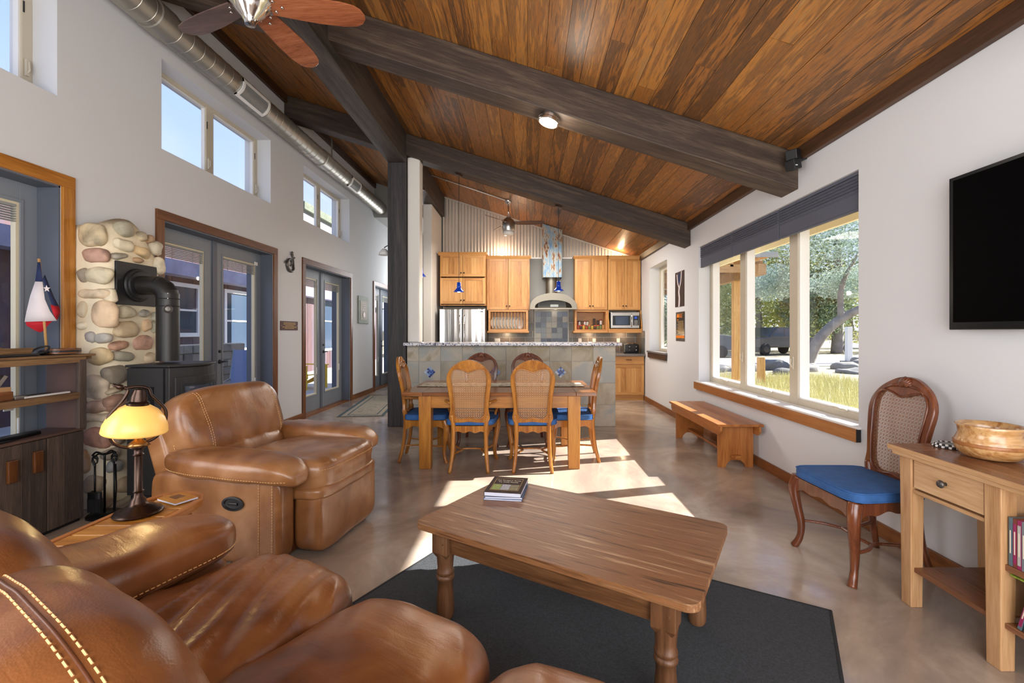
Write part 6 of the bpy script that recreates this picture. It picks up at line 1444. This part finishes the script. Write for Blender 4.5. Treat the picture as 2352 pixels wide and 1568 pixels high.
t = thing('black_poster', 'narrow black poster with orange heading and yellow band', 'poster', (XR-.002, 6.82, 1.21)); box('sheet', (-.004, -.19, 0), (0, .19, .445), M_['tvb'], t)
b = B(); b.lathe([(0, 0), (.045, 0), (.045, .001), (0, .001)], n=16, M=T(-.004, .10, .375) @ RY(-pi/2)); b.box((-.005, .07, .32), (-.004, .13, .36)); b.obj('orange_emblem', M_['orange'], t)
cu_ = bpy.data.curves.new('poster_title', 'FONT'); cu_.body = 'IBLE'; cu_.size = .085; cu_.extrude = .0005; cu_.materials.append(M_['orange']); fo = bpy.data.objects.new('heading', cu_); col.objects.link(fo); fo.parent = t; fo.location = (-.005, .055, .36); fo.rotation_euler = (pi/2, 0, -pi/2)
b = B()
for i in range(13): b.box((-.0048, -.15, .30-i*.016), (-.004, .12-.02*(i % 3), .305-i*.016))
tag(b.obj('small_print', M_['gold'], t), kind='stuff'); box('yellow_band', (-.005, -.18, .045), (-.004, .18, .085), M_['orange'], t)
# ceiling speaker
t = thing('cube_speaker', 'small black double-cube speaker where the near beam meets the wall', 'speaker', (2.235, 3.75, 2.745)); 
B().box((-.04, -.045, -.04), (.04, .045, .04)).obj('lower_cube', M_['black'], t, .005, M=T(0, 0, 0) @ RZ(R(20)) @ RY(R(-12))); B().box((-.04, -.045, -.04), (.04, .045, .04)).obj('upper_cube', M_['black'], t, .005, M=T(.0, 0, .085) @ RZ(R(35)) @ RY(R(-12)))
B().tube([(.03, 0, .04), (.11, .0, .06)], .012, 8).obj('mount_arm', M_['black'], t); box('brand_bar', (-.012, -.053, -.02), (.006, -.048, -.014), M_['white'], t)

bpy.context.view_layer.update()
for fo in [o for o in bpy.data.objects if o.type == 'FONT']:
    me = bpy.data.meshes.new_from_object(fo.evaluated_get(bpy.context.evaluated_depsgraph_get())); no = bpy.data.objects.new('lettering', me); col.objects.link(no)
    no.parent = fo.parent; no.location = fo.location; no.rotation_euler = fo.rotation_euler; bpy.data.objects.remove(fo); no['kind'] = 'stuff'
# ================================================================== OUTSIDE RIGHT
GZ = -.15
def ground_z(x): return GZ-.0*x
struct(box('ground', (2.63, -12, GZ-.3), (70, 80, GZ), M_['lawn'])); struct(box('ground_left', (-60, -12, -.5), (-12, 80, -.2), M_['lawn']))
ev = thing('roof_eave', 'cream painted roof eave hanging outside above the big window', 'eave', (2.63, 0, 2.45))
b = B(); b.prism([(0, .34), (.60, .155), (.60, .18), (0, .365)], -3, 8.9, 'y'); b.obj('soffit', M_['eavec'], ev); box('fascia', (.60, -3, 0), (.64, 8.9, .20), M_['eavec'], ev)
# porch: posts, roof
pr_ = thing('porch_roof', 'timber porch roof seen through the big window', 'porch', (2.65, 9.1, 0))
for x in (.1, .8, 1.5, 2.1): box('rafter', (x, 0, 2.72-.03*x), (x+.06, 5.5, 2.86-.03*x), M_['porchg'], pr_)
for y in (0.0, 1.8, 3.6, 5.4): box('joist', (0, y, 2.56), (2.2, y+.07, 2.72), M_['porchg'], pr_)
box('header', (2.02, -.1, 2.50), (2.17, 5.6, 2.72), M_['porchg'], pr_); box('deck', (-.02, -.15, 2.88), (2.35, 5.8, 2.92), M_['porchw'], pr_); box('fascia', (-.02, -.18, 2.84), (2.37, -.15, 2.94), M_['minib'], pr_)
for (y, lab) in ((10.15, 'yellowish timber porch post seen through the far pane'), (13.6, 'farther timber porch post outside')):
    t = thing('porch_post', lab, 'post', (4.75, y, GZ)); box('shaft', (-.07, -.07, 0), (.07, .07, 2.65), M_['porchw'], t, .006); box('post_base', (-.09, -.09, 0), (.09, .09, .06), M_['rock'], t)
def strip_tufts(x0, x1, y0, y1, n, h, seed):
    q = random.Random(seed); b = B()
    for i in range(n):
        x, y = q.uniform(x0, x1), q.uniform(y0, y1); hh = h*q.uniform(.5, 1.3); a = q.uniform(0, pi); dx, dy = cos(a)*.008, sin(a)*.008; lx, ly = q.uniform(-.1, .1), q.uniform(-.1, .1)
        b.add([(x-dx, y-dy, GZ), (x+dx, y+dy, GZ), (x+lx, y+ly, GZ+hh)], [(0, 1, 2)])
    return b
tag(strip_tufts(3.6, 9.5, 5.5, 14.5, 22000, .26, 3).obj('meadow_grass', M_['grass']), 'dry yellow-green grass growing outside the big window', 'grass', kind='stuff')
t = thing('fence_post', 'short orange timber stub post in the grass outside the middle pane', 'post', (6.5, 12.4, GZ)); box('stub', (-.09, -.06, 0), (.09, .06, .78), M_['porchw'], t, .01); box('chamfer_cap', (-.08, -.05, .78), (.08, .05, .80), M_['porchw'], t, .006)
# oaks
def foliage(n, centers, size, seed):
    q = random.Random(seed); b = B(); vs = []; fs = []
    for i in range(n):
        c, r = q.choice(centers); d = V((q.gauss(0, 1), q.gauss(0, 1), q.gauss(0, 1))).normalized()*(q.random()**.45)
        p = V(c)+V((d.x*r[0], d.y*r[1], d.z*r[2])); u = V((q.gauss(0, 1), q.gauss(0, 1), q.gauss(0, 1))).normalized(); w_ = u.orthogonal().normalized(); s_ = size*q.uniform(.5, 1.3)
        k = len(vs); vs += [tuple(p+u*s_), tuple(p+w_*s_*.55), tuple(p-u*s_), tuple(p-w_*s_*.55)]; fs.append((k, k+1, k+2, k+3))
    b.v = vs; b.f = fs; return b
def oak(label, x, y, trunk, centers, n, size, mat, seed, group=None, rad=.25):
    t = thing('oak_tree', label, 'tree', (x, y, GZ), 0, group)
    for k, (pts, r0, r1) in enumerate(trunk):
        p = catmull(pts, 5); m = len(p); B().tube(p, [r0+(r1-r0)*q/(m-1) for q in range(m)], 9).obj('trunk' if k == 0 else 'limb', M_['bark'], t, smooth=True)
    tag(foliage(n, centers, size, seed).obj('foliage', M_[mat], t), kind='stuff'); return t
oak('big leaning live oak filling the widest pane', 11.6, 18.6, [([(0, 0, 0), (.5, -.1, 1.2), (1.5, -.1, 2.1), (2.9, -.4, 2.9), (4.2, -.4, 4.2)], .25, .10), ([(0, .05, .1), (-.2, .1, 1.6), (-.3, .2, 3.2), (.0, 0, 5.2)], .26, .08), ([(1.4, -.1, 2.0), (1.5, 0, 3.4), (2.4, .3, 4.8)], .14, .05)],
    [((0, 0, 5.6), (2.2, 1.8, 2.0)), ((2.4, -.5, 5.2), (2.0, 1.6, 1.6)), ((-1.0, .6, 3.6), (1.1, 1.2, .8)), ((2.2, .8, 3.6), (1.5, 1.2, .7)), ((1, 0, 7.2), (2.6, 2, 1.6))], 19000, .065, 'leaf3', 11)
oak('dense green oak behind the truck in the middle pane', 17.5, 34, [([(0, 0, 0), (.2, 0, 2), (0, 0, 5)], .35, .15)], [((0, 0, 4.6), (4.2, 3, 3.4)), ((-3.4, 0, 4.0), (2.8, 2.4, 2.6)), ((2.2, -1, 6.8), (3.0, 2.4, 2.2))], 9500, .15, 'leaf2', 12, 'oaks beyond the drive')
oak('dark oak to the left of the truck in the far pane', 14.0, 36, [([(0, 0, 0), (-.3, 0, 2.2), (0, 0, 5)], .3, .12)], [((-.5, 0, 3.4), (3.6, 3, 3.0)), ((.8, 0, 5.8), (2.2, 2, 1.8))], 5200, .15, 'leaf1', 13, 'oaks beyond the drive')
oak('olive oak at the back on the right of the widest pane', 25, 35, [([(0, 0, 0), (.3, 0, 2), (0, 0, 5)], .35, .15)], [((0, 0, 3.8), (4.4, 3, 3.4)), ((-4, 1, 3.2), (3, 2, 2.8))], 6000, .18, 'leaf2', 14, 'oaks beyond the drive')
oak('tall grey-green oak behind the leaning one', 21.5, 31, [([(0, 0, 0), (.1, 0, 3), (0, 0, 8)], .4, .2)], [((0, 0, 7.5), (5, 3, 4.2)), ((-1.5, 0, 3.5), (2.6, 2, 2.6))], 7000, .17, 'leaf1', 15, 'oaks beyond the drive')
for i, (x, y, h) in enumerate(((9.5, 38, 4.5), (30, 33, 5.5), (12, 46, 6), (20, 48, 7), (28, 46, 7.5), (36, 42, 7), (6, 44, 5))):
    oak('distant hazy oak on the skyline, %s from the porch' % ord_[i], x, y, [([(0, 0, 0), (0, 0, h*.7)], .3, .15)], [((0, 0, h*.6), (3.6, 2.5, h*.45)), ((1.5, 0, h*.4), (3, 2, h*.35))], 3300, .22, 'leaf%d' % (1+i % 3), 20+i, 'oaks on the skyline')
# truck and trailer
t = thing('pickup_truck', 'dark navy pickup truck parked under the oaks', 'truck', (16.4, 29.6, GZ), R(196))
B().prism([(-2.5, .5), (-2.5, 1.08), (-2.35, 1.12), (-.9, 1.12), (-.75, 1.72), (-.5, 1.80), (.75, 1.80), (1.3, 1.2), (2.4, 1.08), (2.5, .9), (2.5, .5)], -.9, .9, 'y').obj('body', M_['truck'], t, .05)
for s_ in (-1, 1):
    B().prism([(-.66, 1.2), (-.52, 1.70), (.10, 1.72), (.10, 1.2)], s_*.905-.004, s_*.905+.004, 'y').obj('side_window', M_['carglass'], t); B().prism([(.16, 1.2), (.16, 1.72), (.68, 1.72), (1.08, 1.24)], s_*.905-.004, s_*.905+.004, 'y').obj('side_window', M_['carglass'], t)
    for x in (-1.6, 1.6): w_ = B().lathe([(0, -.12), (.22, -.12), (.38, -.10), (.40, 0), (.38, .10), (.22, .12), (0, .12)], n=24, M=T(x, s_*.84, .40) @ RX(pi/2)).obj('wheel', M_['tyre'], t, smooth=True); B().lathe([(0, 0), (.2, 0), (.2, .01), (0, .02)], n=12, M=T(x, s_*.965, .40) @ RX(-s_*pi/2)).obj('hub', M_['tvb'], w_)
for s_ in (-1, 1): box('tail_light', (-2.52, s_*.80-.08, .78), (-2.44, s_*.80+.08, 1.05), M_['red'], t, .01)
box('rear_window', (-.80, -.7, 1.22), (-.72, .7, 1.62), M_['carglass'], t); box('bumper', (-2.58, -.85, .48), (-2.46, .85, .62), M_['chrome'], t, .02); box('tow_reel', (-2.62, -.65, .75), (-2.5, -.35, 1.15), M_['red'], t, .03)
t = thing('utility_trailer', 'grey flat-topped trailer left of the pickup', 'trailer', (11.3, 26.6, GZ), R(5))
B().prism([(-2.2, .45), (-2.2, 1.3), (-1.0, 1.42), (1.2, 1.2), (1.6, .9), (1.6, .45)], -.9, .9, 'y').obj('box_body', M_['trail'], t, .03); box('lid', (-2.2, -.93, 1.3), (-.9, .93, 1.36), M_['minib'], t)
for s_ in (-1, 1): B().lathe([(0, -.1), (.34, -.1), (.36, 0), (.34, .1), (0, .1)], n=20, M=T(-.2, s_*.92, .36) @ RX(pi/2)).obj('wheel', M_['tyre'], t, smooth=True)
box('drawbar', (1.5, -.05, .42), (2.3, .05, .5), M_['trail'], t)
t = thing('white_marker_post', 'slim white post standing at the far right beyond the oak', 'post', (15.4, 21.4, GZ)); box('shaft', (-.12, -.1, 0), (.12, .1, 1.75), M_['white'], t, .01); box('foot', (-.3, -.2, 0), (.3, .2, .12), M_['rock'], t, .02)
# rocks
qr = random.Random(8)
rk = None
for i, (x, y, sx_, sz_) in enumerate(((8.6, 17.4, 1.3, .26), (9.8, 17.8, 1.1, .30), (10.6, 17.0, .9, .22), (12.9, 18.0, 1.1, .20), (14.0, 18.6, 1.0, .26), (7.2, 17.0, 1.1, .18), (9.2, 15.8, .9, .14), (15.0, 20.0, 1.1, .3), (11.8, 16.2, 1.0, .12))):
    b = B(); b.soft((sx_, sx_*.7, sz_*2), 3, 8, None, lambda p: .09*noise.noise(V((p.x*3+i*4, p.y*3, p.z*3)))); o = b.obj('boulder', M_['boulder'], smooth=True, loc=(x, y, GZ+sz_*.35), rz=qr.uniform(0, 3))
    tag(o, 'grey limestone boulder outside the big window, %s of the row' % ord_[i], 'rock', 'boulders beyond the grass')
# drive strip
struct(box('path_gravel', (6, 19.5, GZ), (40, 25.5, GZ+.02), M_['drive']))

# ================================================================== OUTSIDE LEFT
struct(box('porch_floor', (-12, -3, -.12), (-3.9, 24, -.02), M_['patio']))
bd = thing('red_building', 'neighbouring wing with rusty red boards seen through the glass doors', 'building', (-7.5, 0, -.02))
y = 3.0; k = 0
wins = [(8.9, 10.2, 1.35, 2.35), (11.2, 13.2, .95, 2.35), (16.0, 19.0, .75, 2.8)]
while y < 23:
    w_ = .295; hole = [q for q in wins if q[0]-.05 < y+w_/2 < q[1]+.05]
    zs = [(0, hole[0][2]), (hole[0][3], 3.75)] if hole else [(0, 3.75)]
    for a, c in zs: box('board', (-.02-.006*(k % 2), y+.004, a), (.012-.006*(k % 2), y+w_-.004, c), M_['redside'], bd)
    y += w_; k += 1
box('inner_wall', (-.25, 3, 0), (-.03, 23, 3.7), M_['flagb'], bd)
for q in wins:
    b = B(); f_ = .09
    b.box((-.03, q[0]-f_, q[2]-f_), (.04, q[0], q[3]+f_)); b.box((-.03, q[1], q[2]-f_), (.04, q[1]+f_, q[3]+f_)); b.box((-.03, q[0], q[2]-f_), (.04, q[1], q[2])); b.box((-.03, q[0], q[3]), (.04, q[1], q[3]+f_)); wf = b.obj('window_frame', M_['white'], bd, .004)
    box('window_pane', (-.02, q[0], q[2]), (.0, q[1], q[3]), M_['carglass'], wf); box('window_rail', (.0, q[0], (q[2]+q[3])/2-.02), (.02, q[1], (q[2]+q[3])/2+.02), M_['white'], wf)
box('eave_beam', (.02, 3, 2.55), (.35, 23, 2.85), M_['eave'], bd); box('roof_slab', (-4.5, 3, 3.75), (.5, 15, 3.9), M_['minib'], bd)
box('tall_block', (-4.5, 15.2, 0), (-.26, 22, 5.5), M_['greywall'], bd); box('tall_block_fascia', (-4.6, 15.0, 5.5), (.1, 22.2, 5.75), M_['plaqg'], bd); box('tall_block_wall', (-.26, 15.2, 3.9), (-.05, 22, 5.5), M_['minib'], bd)
# stone wainscot
qs = random.Random(5)
sw = thing('stone_planter_wall', 'low limestone wall outside the first glass door', 'wall', (-6.4, 7.0, -.02))
box('wall_core', (-.35, 0, 0), (-.04, 3.2, 1.12), M_['mortar'], sw); z = 0
while z < 1.1:
    hh = qs.uniform(.13, .2); y = 0
    while y < 3.15:
        l_ = min(qs.uniform(.2, .55), 3.2-y)
        if l_ > .08: B().box((-.05, y+.008, z+.008), (qs.uniform(.0, .03), y+l_-.008, min(z+hh, 1.15)-.004)).obj('stone', M_['rock'], sw, .012)
        y += l_
    z += hh
# yellow adirondack chair
def adirondack(name, label, loc, rz, m):
    t = thing(name, label, 'chair', loc, rz)
    for k in range(5):
        x = (k-2)*.115; hgt = .98-.05*abs(k-2); B().box((-.05, -.01, 0), (.05, .01, hgt-.30)).obj('back_slat', m, t, .004, M=T(x, -.28, .30) @ RX(R(18)) @ RY(R((k-2)*2)))
    for k in range(5): B().box((-.27, -.22+k*.11, .0), (.27, -.12+k*.11, .02)).obj('seat_slat', m, t, .003, M=T(0, 0, .30) @ RX(R(8)))
    for s_ in (-1, 1):
        box('armrest', (s_*.33-.06, -.35, .55), (s_*.33+.06, .35, .575), m, t, .01); box('front_leg', (s_*.31-.02, .25, 0), (s_*.31+.02, .35, .55), m, t, .004); b = B(); b.prism([(-.55, 0), (-.45, 0), (.34, .26), (.34, .38), (.25, .38)], s_*.27-.012, s_*.27+.012, 'x'); b.obj('rear_leg', m, t, .004)
    return t
adirondack('garden_chair', 'bright yellow slatted garden chair seen through the second glass door', (-5.35, 10.9, -.02), R(-110), M_['yellow'])
t = thing('patio_lounger', 'blue sling patio chair leaning back outside the first glass door', 'chair', (-4.95, 7.9, -.02), R(200))
B().box((-.30, -.01, 0), (.30, .01, .80)).obj('sling_back', M_['bluesl'], t, M=T(0, -.25, .30) @ RX(R(24))); B().box((-.30, 0, 0), (.30, .50, .012)).obj('sling_seat', M_['bluesl'], t, M=T(0, -.25, .33))
for s_ in (-1, 1):
    b = B(); b.tube([(s_*.31, .28, 0), (s_*.31, .25, .42), (s_*.31, .22, .50), (s_*.31, -.35, .52)], .014, 8); b.tube([(s_*.31, .05, 0), (s_*.31, -.25, .30), (s_*.31, -.60, 1.05)], .014, 8); b.tube([(s_*.31, -.42, 0), (s_*.31, .1, .45)], .014, 8); b.obj('side_frame', M_['minib'], t, smooth=True)
for i, (x, y, h) in enumerate(((-13, 30, 6), (-20, 26, 7), (-16, 40, 8))):
    oak('oak behind the red building, %s from the hall' % ord_[i], x, y, [([(0, 0, 0), (0, 0, h*.7)], .3, .15)], [((0, 0, h*.6), (3.4, 2.5, h*.4))], 3000, .24, 'leaf1', 40+i, 'oaks behind the building')
oak('oak outside the amber-cased door at the left edge', -9.5, 4.0, [([(0, 0, 0), (.2, .2, 2), (0, 0, 5)], .3, .15)], [((0, 0, 4), (2.6, 2.6, 2.2))], 5000, .12, 'leaf2', 50)
